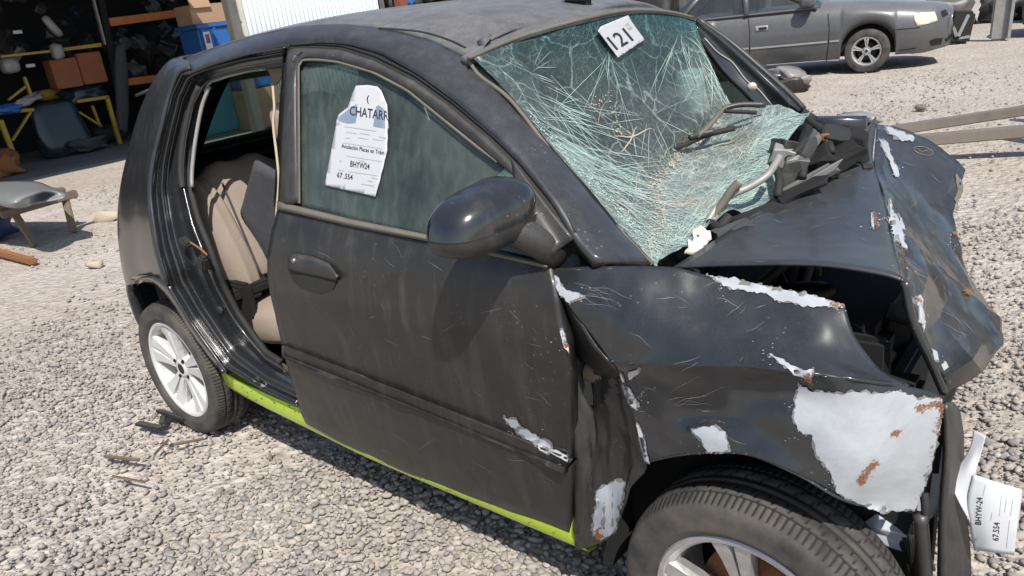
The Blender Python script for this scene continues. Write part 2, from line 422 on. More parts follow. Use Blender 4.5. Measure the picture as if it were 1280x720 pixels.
def mk_shatter():
    m = N('shattered_laminated_glass')
    at = m.n('ShaderNodeAttribute'); at.attribute_name = 'shatter'; sh = at.outputs['Fac']
    at2 = m.n('ShaderNodeAttribute'); at2.attribute_name = 'teal'; te = at2.outputs['Fac']
    co = m.coord()
    wn = m.n('ShaderNodeTexNoise'); wn.inputs['Scale'].default_value = 5; wn.inputs['Detail'].default_value = 4; m.l(co, wn.inputs['Vector'])
    add = m.n('ShaderNodeMix', data_type='VECTOR'); add.inputs[0].default_value = .13; m.l(co, add.inputs[4]); m.l(wn.outputs['Color'], add.inputs[5])
    wv = add.outputs[1]
    e1 = m.ramp(m.vor(7, 'DISTANCE_TO_EDGE', wv), (.006, 1.), (.022, 0.))
    e2 = m.ramp(m.vor(1., 'DISTANCE_TO_EDGE', m.scale((55, 22, 30), wv)), (.015, 1.), (.07, 0.))
    e3 = m.ramp(m.vor(95, 'DISTANCE_TO_EDGE', wv), (.02, 1.), (.13, 0.))
    pat = m.ramp(m.noise(6, 6, .65), (.38, 0.), (.66, 1.))
    s2 = m.math('MULTIPLY', sh, pat)
    e4 = m.math('MULTIPLY', m.ramp(m.vor(17, 'DISTANCE_TO_EDGE', wv), (.008, 1.), (.03, 0.)), m.ramp(m.noise(3.1, 4), (.46, 0.), (.56, 1.)))
    k = m.math('ADD', m.math('ADD', m.math('MULTIPLY', e1, .34), m.math('MULTIPLY', e4, .42)), m.math('MULTIPLY', e2, m.math('ADD', m.math('MULTIPLY', sh, .50), .0)))
    k = m.math('ADD', k, m.math('MULTIPLY', e3, m.math('MULTIPLY', sh, .35)))
    k = m.math('ADD', k, m.math('MULTIPLY', s2, .22))
    k = m.math('ADD', k, m.math('ADD', m.math('MULTIPLY', m.math('POWER', sh, 2.), .40), .10), clamp=True)
    colr = m.mix(m.ramp(m.noise(18, 5, .7), (.35, 0.), (.7, 1.)), (.24, .31, .295), (.47, .53, .48))
    colr = m.mix(m.math('MULTIPLY', m.ramp(m.noise(7, 5, .7), (.50, 0.), (.66, 1.)), m.math('MULTIPLY', sh, .55)), colr, (.36, .31, .24))
    colr = m.mix(te, colr, (.02, .20, .22))
    df = m.n('ShaderNodeBsdfPrincipled'); m.l(colr, df.inputs['Base Color']); df.inputs['Roughness'].default_value = .35
    bp = m.n('ShaderNodeBump'); bp.inputs['Strength'].default_value = .6; bp.inputs['Distance'].default_value = .004
    m.l(m.math('ADD', e2, m.math('ADD', e3, e1)), bp.inputs['Height']); m.l(bp.outputs[0], df.inputs['Normal'])
    tr = m.n('ShaderNodeBsdfTransparent'); m.l(m.mix(te, (.63, .71, .69), (.14, .46, .48)), tr.inputs[0])
    gl = m.n('ShaderNodeBsdfGlossy'); gl.inputs['Roughness'].default_value = .2
    fr = m.n('ShaderNodeFresnel'); fr.inputs[0].default_value = 1.45
    a = m.n('ShaderNodeMixShader'); m.l(m.math('MULTIPLY', fr.outputs[0], .8), a.inputs[0]); m.l(tr.outputs[0], a.inputs[1]); m.l(gl.outputs[0], a.inputs[2])
    b = m.n('ShaderNodeMixShader'); m.l(k, b.inputs[0]); m.l(a.outputs[0], b.inputs[1]); m.l(df.outputs[0], b.inputs[2])
    m.l(b.outputs[0], m.o.inputs[0]); return m.m
M['shatter'] = mk_shatter()
M['crack'] = simple('crack_edge', (.42, .55, .49), .4, var=.3, sc=30)
M['crackbrown'] = simple('crack_dirt', (.40, .34, .26), .8, var=.3, sc=30)
def mk_ground():
    m = N('gravelly_earth'); g = m.geo('Position')
    n1 = m.noise(.35, 5, .6, g); n2 = m.noise(2.2, 6, .65, g); n3 = m.noise(28, 4, .7, g)
    v = m.vor(17, 'F1', g); vc = m.vor(17, 'F1', g, 'Color'); v2 = m.vor(48, 'F1', g)
    c = m.mix(m.ramp(n1, (.38, 0.), (.62, 1.)), (.38, .325, .27), (.47, .42, .37))
    c = m.mix(m.ramp(n2, (.4, 0.), (.7, .6)), c, (.33, .285, .235))
    hsv = m.n('ShaderNodeHueSaturation'); hsv.inputs['Saturation'].default_value = 0.; m.l(vc, hsv.inputs['Color'])
    c = m.mix(.30, c, hsv.outputs[0], 'SOFT_LIGHT')
    c = m.mix(m.ramp(n3, (.3, .35), (.6, 0.)), c, (.20, .175, .15))
    m.set(Base_Color=c, Roughness=.95); m.b.inputs['Specular IOR Level'].default_value = .2
    h = m.math('ADD', m.math('MULTIPLY', m.ramp(v, (.0, 1.), (.55, 0.)), .9), m.math('ADD', m.math('MULTIPLY', n3, .5), m.math('MULTIPLY', m.ramp(v2, (0., 1.), (.6, 0.)), .35)))
    m.bump(h, .8, .02); return m.m
M['ground'] = mk_ground()
def mk_stone():
    m = N('river_gravel'); rnd = m.geo('Random Per Island'); g = m.geo('Position')
    c = m.ramp(rnd, (0., (.17, .162, .158)), (.2, (.285, .268, .25)), (.5, (.355, .326, .298)), (.75, (.335, .293, .255)), (.92, (.45, .415, .375)), (1., (.22, .217, .22)))
    c = m.mix(m.ramp(m.noise(40, 5, .7, g), (.35, .35), (.7, 0.)), c, (.27, .235, .20))
    m.set(Base_Color=c, Roughness=.85); m.b.inputs['Specular IOR Level'].default_value = .3
    m.bump(m.noise(150, 4, .7, g), .35, .003); return m.m
M['stone'] = mk_stone()

# ================================================================== GROUND
def ground_z(x, y):
    return .012*math.sin(x*1.3+.4)*math.cos(y*1.1) if math.hypot(x-CAM[0], y-CAM[1]) > 4.5 else 0.
xs = np.unique(np.concatenate([np.linspace(-160, -14, 12), np.linspace(-14, 8, 89), np.linspace(8, 120, 10)]))
ys = np.unique(np.concatenate([np.linspace(-90, -6, 8), np.linspace(-6, 18, 97), np.linspace(18, 160, 12)]))
GV = [(x, y, -.012+.010*noise.noise(Vector((x*1.5, y*1.5, 0)))) for y in ys for x in xs]
go = mesh_obj('ground', GV, gfaces(len(ys), len(xs)), M['ground'], origin=(0, 0, 0)); tag(go, kind='structure')

def pebbles(name, pts, rads, sub, seed):
    r = np.random.default_rng(seed); prot = []
    for k in range(14):
        bm = bmesh.new(); bmesh.ops.create_icosphere(bm, subdivisions=sub, radius=1)
        sx, sy, sz = r.uniform(.85, 1.35), r.uniform(.65, 1.0), r.uniform(.45, .75)
        for v in bm.verts:
            q = v.co*(1+.22*noise.noise(v.co*1.3+Vector((k*3.1, 0, seed))))
            v.co = Vector((q.x*sx, q.y*sy, q.z*sz))
        bm.verts.index_update()
        prot.append((np.array([v.co[:] for v in bm.verts]), np.array([[v.index for v in f.verts] for f in bm.faces]))); bm.free()
    nv, nf = len(prot[0][0]), len(prot[0][1]); n = len(pts)
    V = np.empty((n, nv, 3)); F = np.empty((n, nf, 3), np.int64)
    for i in range(n):
        a, t = r.uniform(0, 6.283), r.normal(0, .25); pv, pf = prot[i % 14]
        ca, sa, ct, st = math.cos(a), math.sin(a), math.cos(t), math.sin(t)
        R = np.array([[ca, -sa, 0], [sa, ca, 0], [0, 0, 1]]) @ np.array([[1, 0, 0], [0, ct, -st], [0, st, ct]])
        V[i] = (pv*rads[i]) @ R.T + pts[i]; F[i] = pf+i*nv
    me = bpy.data.meshes.new(name)
    me.vertices.add(n*nv); me.vertices.foreach_set('co', V.ravel())
    me.loops.add(n*nf*3); me.loops.foreach_set('vertex_index', F.ravel().astype(np.int32))
    me.polygons.add(n*nf); me.polygons.foreach_set('loop_start', np.arange(0, n*nf*3, 3, dtype=np.int32))
    me.polygons.foreach_set('use_smooth', np.ones(n*nf, bool))
    me.update(calc_edges=True); me.validate()
    me.materials.append(M['stone'])
    o = bpy.data.objects.new(name, me); col.objects.link(o); return tag(o, kind='stuff')
def ring_points(r0, r1, dens, seed, a0=-22, a1=106, cover=lambda x, y: 1.):
    r = np.random.default_rng(seed); A = (r1*r1-r0*r0)/2*math.radians(a1-a0); n = int(A*dens)
    rr = np.sqrt(r.uniform(r0*r0, r1*r1, n)); th = math.pi/2+np.radians(r.uniform(a0, a1, n))
    P = np.stack([CAM[0]+rr*np.cos(th), CAM[1]+rr*np.sin(th)], 1)
    keep = [not (-.2 < x < 2.1 and -.25 < y < .9) and r.random() < cover(x, y) for x, y in P]
    return P[np.array(keep)]
def lay(P, lo, hi, seed):
    r = np.random.default_rng(seed); rad = lo+(hi-lo)*r.random(len(P))**3.
    z = -.004+rad*r.uniform(.0, .5, len(P))
    return np.column_stack([P, z]), rad
def cov(x, y):
    v = noise.noise(Vector((x*.55, y*.55, 4.)))+.4*noise.noise(Vector((x*1.7, y*1.7, 9.)))
    base = float(np.interp(math.hypot(x-CAM[0], y-CAM[1]), [3., 3.8, 5., 8.], [1., .85, .28, .12]))
    return max(.03, min(1., base+v*.9))
p, r = lay(ring_points(.3, 2.5, 4300, 1, -14, 100), .0042, .0160, 2); pebbles('gravel', p, r, 2, 3)
p, r = lay(ring_points(2.45, 5.2, 2800, 4, -16, 102, cov), .0038, .0145, 5); pebbles('gravel', p, r, 1, 6)
p, r = lay(ring_points(5.1, 12., 330, 7, cover=cov), .005, .018, 8); pebbles('gravel', p, r, 1, 9)

# ================================================================== WRECKED CAR
car = empty('wrecked_car', (1.1, 0, 0), 'crashed black hatchback with crumpled bonnet, shattered windscreen and missing rear door', 'car')
def PY(L): return [Yp(x, y, v) for x, y, v in L]
def SS(L, off=0.): return [S(x, y, off) for x, y in L]
def resamp(P, n):
    P = np.asarray(P, float); d = np.r_[0, np.cumsum(np.linalg.norm(np.diff(P, axis=0), axis=1))]; t = np.linspace(0, d[-1], n)
    return np.stack([np.interp(t, d, P[:, i]) for i in range(P.shape[1])], 1)

# ---- front door
Er = [(347, 258), (338, 292), (333.5, 322), (334, 343), (337, 366), (342, 386), (347, 408), (352, 430.5), (352.6, 433.5), (360, 463), (368, 492), (375, 519), (379, 529)]
Ef = [(688, 331), (692, 352), (696, 375), (699, 395), (702, 412), (706, 428), (711, 480), (711.5, 570), (711.5, 573.5), (711.5, 612), (711.5, 640), (711.5, 661), (711.5, 668)]
offs = [.004, .012, .014, .013, .013, .010, .005, .002, .015, .012, .008, .004, .000]
rows = []
for k, (a, b, o) in enumerate(zip(Er, Ef, offs)):
    P = [np.array(a)*(1-t)+np.array(b)*t for t in np.linspace(0, 1, 9)]
    if k >= 10:                                            # sagging lower edge, rounded rear corner
        for i in range(9):
            t = i/8; P[i] = P[i]+np.array([0, (k-9)*2.6*math.sin(math.pi*min(1, t*1.15))**.7])
        P[0] = P[0]+np.array([(k-9)*1.2, 0])
    rows.append([S(x, y, o) for x, y in P])
door = patch('front_door', rows, M['paint_door'], car, 8, 4, .035, dent=(.0018, 3.5, 3.), key='door', lv=True, sharp=16)
def strip(name, A, B, mat, parent, prof=(0, .01, .01, 0), n=40, off=.01, thick=.0, key=None, lin=True, surf=S, fine=1):
    """band between two pixel polylines lying on the side of the body; prof = outward offsets across it"""
    A, B = resamp(A, n), resamp(B, n); rows = []
    for k, h in enumerate(prof):
        t = k/(len(prof)-1); rows.append([surf(*(A[i]*(1-t)+B[i]*t), off+h) for i in range(n)])
    return patch(name, rows, mat, parent, 1, 2, thick, lv=False, key=key)
WF_out = [(347, 258), (352, 150), (358, 66), (362, 60), (392, 60), (426, 62), (467, 75), (517, 100), (563, 133), (613, 175), (647, 208), (688, 258), (713, 297)]
WF_in = [(373, 253), (372, 150), (372, 80), (376, 74), (398, 74), (422, 77), (467, 90), (509, 112), (551, 146), (597, 183), (622, 202), (640, 219), (648, 232)]
wf = strip('window_frame', WF_out, WF_in, M['plastic'], door, (.0, .009, .011, .009, .0), 70, .002, .02, key='frame')
strip('window_seal', [(372, 254), (371.5, 150), (371, 80), (376, 73), (398, 73), (422, 76), (467, 89), (509, 111), (551, 145), (597, 182), (622, 201)],
      [(375.5, 254), (375, 150), (374.5, 82), (378, 76.5), (398, 76.5), (421, 79), (465, 92), (507, 114.5), (549, 148.5), (595, 185.5), (620, 204)], M['dust_trim'], door, (0, .004, 0), 60, .006)
strip('belt_molding', [(346, 251), (440, 274), (534, 293), (600, 309), (682, 328)], [(346, 262), (440, 284), (534, 302), (600, 317), (684, 336)], M['dust_trim'], door, (.0, .010, .012, .004), 40, .008, .006)
gl_rows = []
for t in np.linspace(0, 1, 7):
    T = resamp([(369, 70), (400, 70), (440, 76), (480, 92), (520, 115), (560, 150), (610, 190), (655, 235), (690, 300)], 9)
    B = resamp([(370, 258), (440, 279), (534, 300), (610, 318), (690, 334)], 9)
    gl_rows.append([S(*(T[i]*(1-t)+B[i]*t), -.010) for i in range(9)])
patch('window_glass', gl_rows, M['window'], door, 4, 3, .003, key='dglass')
# raised waistline moulding on the lower door
# handle: recessed cup, flap
hp = [(360, 322), (366, 316), (385, 317), (408, 325), (420, 337), (421.5, 352), (417, 362), (402, 367), (383, 363), (367, 352), (360, 337)]
decal('handle_recess', hp, 'door', M['rubber'], door, .002, 0, 6, fine=5)
hd = [(359.5, 324), (363, 317), (372, 316), (398, 322), (414, 331), (421, 341), (421.5, 350), (412, 349), (390, 344), (372, 340), (361, 335)]
A_, B_ = resamp([(361, 334), (360, 322), (367, 316.5), (390, 320), (412, 329), (420, 339)], 14), resamp([(362, 336), (369, 340), (380, 342), (395, 345.5), (410, 349), (421, 351)], 14)
rows = [[S(*(A_[i]*(1-t)+B_[i]*t), .014+h) for i in range(14)] for t, h in zip((0, .2, .5, .8, 1), (0, .012, .016, .014, .004))]
patch('door_handle', rows, M['plastic'], door, 2, 3, .012)
lk = S(367, 326, .03); V, F = lathe([(0, -.004), (.0065, -.004), (.0075, 0), (.0075, .01)], 16, lk, Matrix.Identity(3)); mesh_obj('lock_barrel', V, F, M['metal'], door)
# paint chips on the door
def chip(poly, key, mat=None, jag=1.6, parent=None, seed=None, off=.0026, name='paint_chip'):
    chip.k += 1
    if mat is None:
        P = np.array(poly, float); c = P.mean(0); d = P-c; L = np.linalg.norm(d, axis=1, keepdims=True)
        decal('chip_edge', [tuple(q) for q in c+d*(1+np.minimum(2.2, L*.2)/L)], key, M['scratch'], parent or car, off*.55, jag*1.2, 7, seed=chip.k*2.1, fine=2.2)
    return decal(name, poly, key, M[mat or 'primer'], parent or car, off, jag, 7, seed=seed or chip.k*1.37, fine=2.2)
chip.k = 0
chip([(649, 534), (662, 538), (676, 547), (688, 553), (690, 563), (684, 567), (672, 558), (658, 548), (648, 541)], 'door', parent=door)
chip([(631, 521), (645, 524), (651, 533), (645, 536), (636, 528)], 'door', parent=door, jag=2)
chip([(688, 560), (700, 566), (711, 573), (710, 577), (698, 570), (687, 564)], 'door', parent=door, jag=.3)
chip([(700.5, 412), (704, 412), (710, 433), (711, 440), (706, 434)], 'door', parent=door, jag=.8)
chip([(705, 428), (710.5, 432), (711, 441), (707, 437)], 'door', 'rust', parent=door, jag=.8, off=.0026)

# ---- black gap line and A pillar / roof side
pil_lo = [(226, 94), (262, 80), (300, 70), (357, 58), (400, 54), (432, 55), (474, 66), (522, 92), (568, 126), (618, 168), (652, 202), (692, 252), (718, 298), (745, 325)]
pil_hi = [(219, 78), (262, 61), (310, 46), (370, 33), (430, 30), (490, 37), (540, 50), (588, 74), (625, 108), (665, 152), (705, 197), (745, 246), (782, 290), (818, 329)]
A_, B_ = resamp(pil_lo, 60), resamp(pil_hi, 60)
def roof_side(x, y, t):
    return S(x, y, .006 + .006*math.sin(math.pi*t))
# upper border depth: roof side follows the body tumblehome then rolls into the roof
rows = []
for t in np.linspace(0, 1, 9):
    R_ = []
    for i in range(60):
        s_ = i/59; p = A_[i]*(1-t)+B_[i]*t
        lo = S(*A_[i], .004); ylo = lo[1]
        yhi = np.interp(s_, [0, .25, .5, .57, .7, .85, 1.], [-.50, -.515, -.52, -.555, -.575, -.60, -.625])
        y = ylo*(1-t)+yhi*t - .014*math.sin(math.pi*t)
        R_.append(Yp(p[0], p[1], y))
    rows.append(R_)
G_pil = np.array(rows)
patch('a_pillar', rows, M['paint_mid'], car, 1, 1, .02, key='pillar')
strip('door_gap_seal', [(x+.3, y-1.5) for x, y in WF_out[2:]], [(x+2.5, y-4.6) for x, y in WF_out[2:]], M['rubber'], car, (0, -.006, 0), 60, .002, .01)
# ---- roof
zc = lambda x: float(np.interp(x, [-.5, -.3, -.05, .2, .5, .8, 1.1, 1.35, 1.55, 1.7], [1.34, 1.392, 1.432, 1.46, 1.482, 1.490, 1.484, 1.462, 1.425, 1.385]))
edge = G_pil[-1]; ic = int(np.argmin(np.hypot(B_[:, 0]-588, B_[:, 1]-74))); idx = [0, 4, 8, 12, 16, 20, 24, ic-1]
rows = []
for k in idx:
    e = edge[k]; L = []
    for f in np.linspace(-1, 1, 13):
        y = e[1]*-f if f > 0 else e[1]*abs(f)
        y = abs(e[1])*f
        xx = e[0]+(.06*(1-f*f) if e[0] > 1.2 else -.14*(1-f*f)*max(0, (.3-e[0])/.5))
        base = zc(xx); drop = base-e[2]
        L.append(np.array([xx, y, base-drop*abs(f)**2.6]))
    rows.append(L)
HDR = resamp([Yp(x, y, v) for x, y, v in cr([(587.5, 74, -.563), (592, 70, -.55), (650, 44.5, -.38), (728, 23, -.2), (788, 12, .10), (835, 13.5, .35), (867, 22, .535)], 8)], 13)
rows.append([p+np.array([-.03, 0, .006]) for p in HDR]); rows.append(list(HDR)); rows.append([p+np.array([.004, 0, -.012]) for p in HDR])
roof = patch('roof_panel', rows, M['paint_roof'], car, 4, 5, .02, toward=(1, 0, 6), key='roof')
# rear end of the roof: spoiler lip, tailgate with glass, lower tailgate, bumper
rr = rows[0]
def row_y(z, x, hw, n=13, bow=.05): return [np.array([x-bow*(1-f*f), hw*f, z]) for f in np.linspace(-1, 1, n)]
tg_top = [p+np.array([-.03, 0, -.02]) for p in rr]
patch('tailgate_frame', [rr, tg_top, row_y(1.31, -.06, .52)], M['paint_roof'], car, 2, 3, .02, toward=(-5, 0, 1.6))
patch('rear_window', [row_y(1.305, -.065, .515), row_y(1.15, -.18, .535), row_y(1.03, -.27, .55)], M['clearglass'], car, 2, 4, .004, toward=(-5, 0, 1.2))
patch('tailgate_panel', [row_y(1.03, -.275, .55), row_y(.985, -.315, .57), row_y(.93, -.38, .60), row_y(.75, -.43, .63), row_y(.60, -.44, .64)], M['paint'], car, 2, 4, .02, toward=(-5, 0, 1))
patch('rear_bumper', [row_y(.60, -.45, .645), row_y(.5, -.50, .66), row_y(.36, -.50, .66), row_y(.26, -.46, .65)], M['paint'], car, 2, 4, .02, toward=(-5, 0, .6))
P = [np.array([-.068, y, 1.30]) for y in (.5,)]
# window rubber seen through the rear doorway (lower curve of the tailgate glass)
tube('rear_window_seal', [np.array([-.265-.05*(1-f*f), .50*f, 1.04]) for f in np.linspace(-1, 1, 25)], .014, M['rubber'], car, 6)
# ---- rear quarter panel
def QR(L):
    o = [Yp(*L[0])]; o = [o[0]+np.array([.02, .30, .0])] + o
    e = S(L[-1][0], L[-1][1], .004)
    for q in L[1:-1]:
        o.append(Yp(q[0], q[1], L[0][2]*.42+e[1]*.58-.012))
    return o+[e]
Q = [[(236, 73, -.49), (238, 80), (240, 88)], [(218.5, 79, -.50), (222, 86), (226.5, 93)], [(199, 105, -.525), (207, 109), (216, 117)], [(181, 145, -.55), (192, 152), (204.5, 163)],
     [(166, 198, -.575), (179, 201), (194.5, 206)], [(157, 240, -.59), (173, 241), (191.5, 240)], [(154, 280, -.605), (173, 280), (195, 276)],
     [(157, 318, -.625), (177, 318), (201, 312)], [(162, 346, -.65), (184, 344), (210, 344)], [(165, 355, -.66), (186, 351), (213, 355)]]
patch('quarter_panel', [QR(q) for q in Q], M['paint_mid'], car, 6, 5, .012, key='quarter')
arch = [(164, 361), (168, 353), (176, 349.5), (186, 350), (196, 356), (206, 366), (220, 386), (234, 409), (249, 430), (263, 449), (272, 459), (279, 466)]
arch_o = [(164, 355), (168, 350), (176, 346), (190, 344), (204, 350), (213, 357), (226, 378), (240, 401), (254, 421), (265, 436), (275, 450), (284, 463)]
strip('rear_arch_lip', arch_o, arch, M['paint'], car, (.003, .012, .012, .002), 40, .002, .02)
# ---- rear doorway jamb
JA = [(358, 60), (300, 70), (262, 80), (228, 93), (216, 119), (204.5, 164), (194.5, 207), (191.5, 240), (194.5, 272), (201.5, 314), (216, 361), (239, 398), (263, 431), (284, 459), (330, 487), (374, 507)]
JB = [(358, 84), (310, 91), (285, 97), (262, 105), (247, 133), (238, 178), (236, 205), (237, 233), (248, 275), (262, 309), (279, 356), (297, 391), (313, 414), (332, 440), (350, 452), (366, 461)]
A_, B_ = resamp(JA, 90), resamp(JB, 90)
prof = [(0, .003), (.05, -.012), (.12, -.020), (.20, -.012), (.26, -.014), (.34, -.040), (.42, -.048), (.60, -.058), (.72, -.064), (.78, -.052), (.84, -.050), (.90, -.066), (1., -.10)]
rows = [[S(*(A_[i]*(1-t)+B_[i]*t), o) for i in range(90)] for t, o in prof]
patch('door_jamb', rows, M['jamb'], car, 1, 2, .004, key='jamb')
tube('door_weatherstrip', [S(*B_[i], -.085) for i in range(20, 88, 2)], .012, M['rubber'], car, 8, 2)
ws2 = [S(x, y, -.05) for x, y in [(249, 108), (240, 130), (231, 165), (226.5, 200), (227, 225), (229, 235)]]
tube('jamb_seal', ws2, .011, M['rubber'], car, 8, 4)
tube('jamb_seal', [S(x, y, -.075) for x, y in [(262, 108), (252, 135), (244, 178), (240, 215), (240, 234)]], .007, M['greymetal'], car, 8, 4)
# latch striker, orange wire and plug on the jamb
box('latch_striker', S(232, 303, -.03), (.05, .03, .022), M['rubber'], car, rotm(0, .5, 0), .006)
tube('orange_wire', [S(x, y, -.03) for x, y in [(238, 303), (246, 308), (254, 314), (259, 319)]], .0035, simple('orange_wire', (.26, .10, .04), .7), car, 6, 4)
box('wire_plug', S(255, 328, -.035), (.035, .03, .05), M['rubber'], car, rotm(0, .4, 0), .006)
V, F = lathe([(0, -.003), (.012, -.003), (.015, 0), (.015, .006)], 20, S(274, 388, -.052), Matrix.Identity(3)); mesh_obj('jamb_grommet', V, F, M['rubber'], car)
# ---- lime rocker panel
lr = [(x, -.70, z) for x in (0,) for z in (0,)]
rk = []
for z_, y_ in ((.315, -.69), (.312, -.742), (.285, -.758), (.235, -.757), (.205, -.742), (.195, -.70)):
    rk.append([np.array([x, y_+.012*max(0, (.5-x)/.2 if x < .5 else 0), z_ - (.0 if x < 1. else .012*(x-1.)) + (.055*max(0, 1.1-x)/.77 if z_ < .29 else 0)]) for x in np.linspace(.33, 1.90, 12)])
patch('rocker_panel', rk, M['lime'], car, 3, 3, .004, toward=(1.1, -6, .9), key='rocker')
flecks('mud_specks', 'rocker', car, line_pts((288, 478), (370, 515), (480, 572), (600, 630), (705, 680)), M['dust_trim'], 160, 5, .001, (.3, 1.2))
chip([(352, 455), (366, 459), (372, 464), (366, 473), (356, 468)], ['jamb', 'rocker'], 'dust_trim', 1, off=.004, name='sill_scuff')
chip([(316, 476), (330, 479), (334, 484), (322, 485)], ['jamb', 'rocker'], 'greymetal', 1.2, off=.003, name='sill_scuff')

# ---- front fender
T_ = [
 [(690, 336, -.765), (735, 333, -.755), (785, 332, -.73), (842, 335, -.70), (900, 348, -.685), (960, 359, -.675), (1010, 369, -.67), (1055, 381, -.66)],
 [(699, 366, -.785), (745, 362, -.775), (795, 362, -.755), (850, 366, -.735), (905, 379, -.72), (965, 391, -.71), (1020, 402, -.70), (1068, 420, -.69)],
 [(724, 402, -.80), (766, 402, -.797), (812, 404, -.787), (862, 408, -.772), (915, 415, -.76), (975, 425, -.75), (1032, 440, -.735), (1096, 456, -.70)],
 [(762, 452, -.822), (790, 455, -.820), (830, 455, -.817), (875, 456, -.812), (930, 458, -.806), (990, 463, -.80), (1058, 473, -.78), (1136, 482, -.70)],
 [(776, 470, -.802), (805, 478, -.800), (842, 484, -.798), (885, 486, -.795), (940, 488, -.790), (1000, 492, -.788), (1075, 500, -.775), (1176, 498, -.66)],
 [(789, 508, -.800), (815, 513, -.797), (850, 517, -.797), (890, 518, -.796), (945, 520, -.796), (1010, 530, -.80), (1090, 545, -.775), (1172, 540, -.665)],
 [(800, 548, -.807), (822, 547, -.810), (855, 544, -.813), (892, 543, -.818), (945, 547, -.818), (1012, 565, -.812), (1086, 590, -.780), (1160, 590, -.675)],
 [(808, 579, -.812), (830, 574, -.820), (860, 569, -.826), (893, 567, -.832), (940, 571, -.832), (1000, 597, -.827), (1060, 629, -.795), (1140, 641, -.69)]]
FR = [np.array(PY(r)) for r in T_]
for i in (1, 2, 4, 5, 6):
    for k in range(1, 7):
        d = FR[i][k]-CAM; FR[i][k] = FR[i][k]+d/np.linalg.norm(d)*random.uniform(-.009, .009)
FR = FR[:3]+[FR[3]*.88+FR[2]*.12, FR[3], FR[3]*.86+FR[4]*.14]+FR[4:]
fender = patch('front_fender', FR, M['paint'], car, 9, 6, .004, dent=(.007, 5.5, 7.), key='fender')
lip = T_[-1]
patch('wheel_arch_flange', [PY(lip), [p+np.array([0, .03, .006]) for p in PY(lip)]], M['paint'], fender, 6, 3, .003, toward=(2.3, -.8, .2))
# folded-back rear edge of the fender and the crushed lower rear piece
c0 = [(690, 336, -.765), (699, 366, -.785), (724, 402, -.80), (762, 452, -.822), (776, 470, -.802)]
c1 = [(689, 342, -.745), (697, 378, -.745), (714, 432, -.735), (745, 466, -.755), (768, 476, -.765)]
patch('fender_fold', [PY(c0), PY([((a[0]+b[0])/2, (a[1]+b[1])/2, (a[2]+b[2])/2-.004) for a, b in zip(c0, c1)]), PY(c1)], M['paint_door'], fender, 5, 4, .003, dent=(.004, 12, 2.))
LR = [[(716.5, 440, -.735), (735, 458, -.72), (752, 466, -.735), (776, 468, -.775)],
      [(716.5, 500, -.765), (740, 505, -.74), (762, 508, -.768), (789, 507, -.788)],
      [(716.5, 560, -.772), (745, 562, -.752), (775, 565, -.775), (806, 578, -.806)],
      [(717, 620, -.772), (740, 622, -.768), (768, 620, -.785), (789, 607, -.812)],
      [(717, 660, -.768), (738, 657, -.772), (760, 650, -.79), (778, 638, -.810)],
      [(719, 688, -.762), (736, 684, -.77), (754, 677, -.785), (771, 666, -.80)]]
patch('fender_lower_piece', [PY(r) for r in LR], M['paint_door'], fender, 7, 6, .004, dent=(.012, 11., 5., (2., 1, .6)), key='flow', lu=True, sharp=16)
# ridged hose seen in the door gap
hs = [Yp(713.5, y, -.735) for y in np.linspace(462, 532, 29)]
V, F = tube_data(hs, [.012+.003*(i % 2) for i in range(29)], 10); mesh_obj('ridged_hose', V, F, simple('hose_brown', (.20, .14, .10), .7), car)
hs = [Yp(x, y, -.715) for x, y in cr([(735, 462), (760, 470), (790, 482)], 14)]
V, F = tube_data(hs, [.022+.004*(i % 2) for i in range(len(hs))], 10); mesh_obj('ridged_hose', V, F, bpy.data.materials['hose_brown'], car)
# white primer where the paint has come off the fender
fk = ['fender', 'fold', 'flow']; BV['fold'] = BV['flow']
chip([(1000, 478), (1012, 487), (1030, 490), (1050, 492), (1075, 489), (1100, 493), (1120, 489), (1150, 497), (1176, 498), (1173, 530), (1168, 565), (1158, 600), (1142, 636), (1100, 640), (1070, 628), (1046, 612), (1040, 592), (1022, 570), (1016, 545), (1001, 538), (992, 520), (996, 500)], 'fender', jag=2.2, off=.002)
chip([(884, 344), (915, 348), (960, 358), (1010, 368), (1054, 381), (1052, 386), (1030, 384), (1005, 384), (990, 378), (978, 379), (960, 368), (925, 363), (905, 358), (900, 353)], 'fender', jag=2.2)
chip([(692, 344), (698, 348), (706, 362), (722, 367), (731, 371), (722, 374), (712, 379), (703, 370), (694, 360)], 'fender', jag=2)
chip([(866, 538), (890, 533), (906, 541), (912, 563), (885, 564), (877, 550)], 'fender', jag=2)
chip([(962, 443), (972, 448), (1004, 464), (1016, 462), (1014, 474), (1000, 470), (978, 457)], 'fender', jag=1.4)
chip([(776, 466), (782, 478), (790, 492), (798, 506), (795, 512), (788, 506), (780, 488)], fk, jag=1.6)
chip([(796, 528), (804, 540), (809, 562), (812, 578), (806, 576), (800, 552)], fk, jag=1)
chip([(748, 612), (770, 600), (783, 604), (776, 632), (770, 662), (752, 674), (742, 668), (744, 640)], fk, jag=2.0)
chip([(744, 664), (756, 658), (760, 668), (748, 674)], fk, 'rust', 2, off=.003)
chip([(786, 465), (800, 460), (798, 466), (788, 474)], 'fender', jag=1)

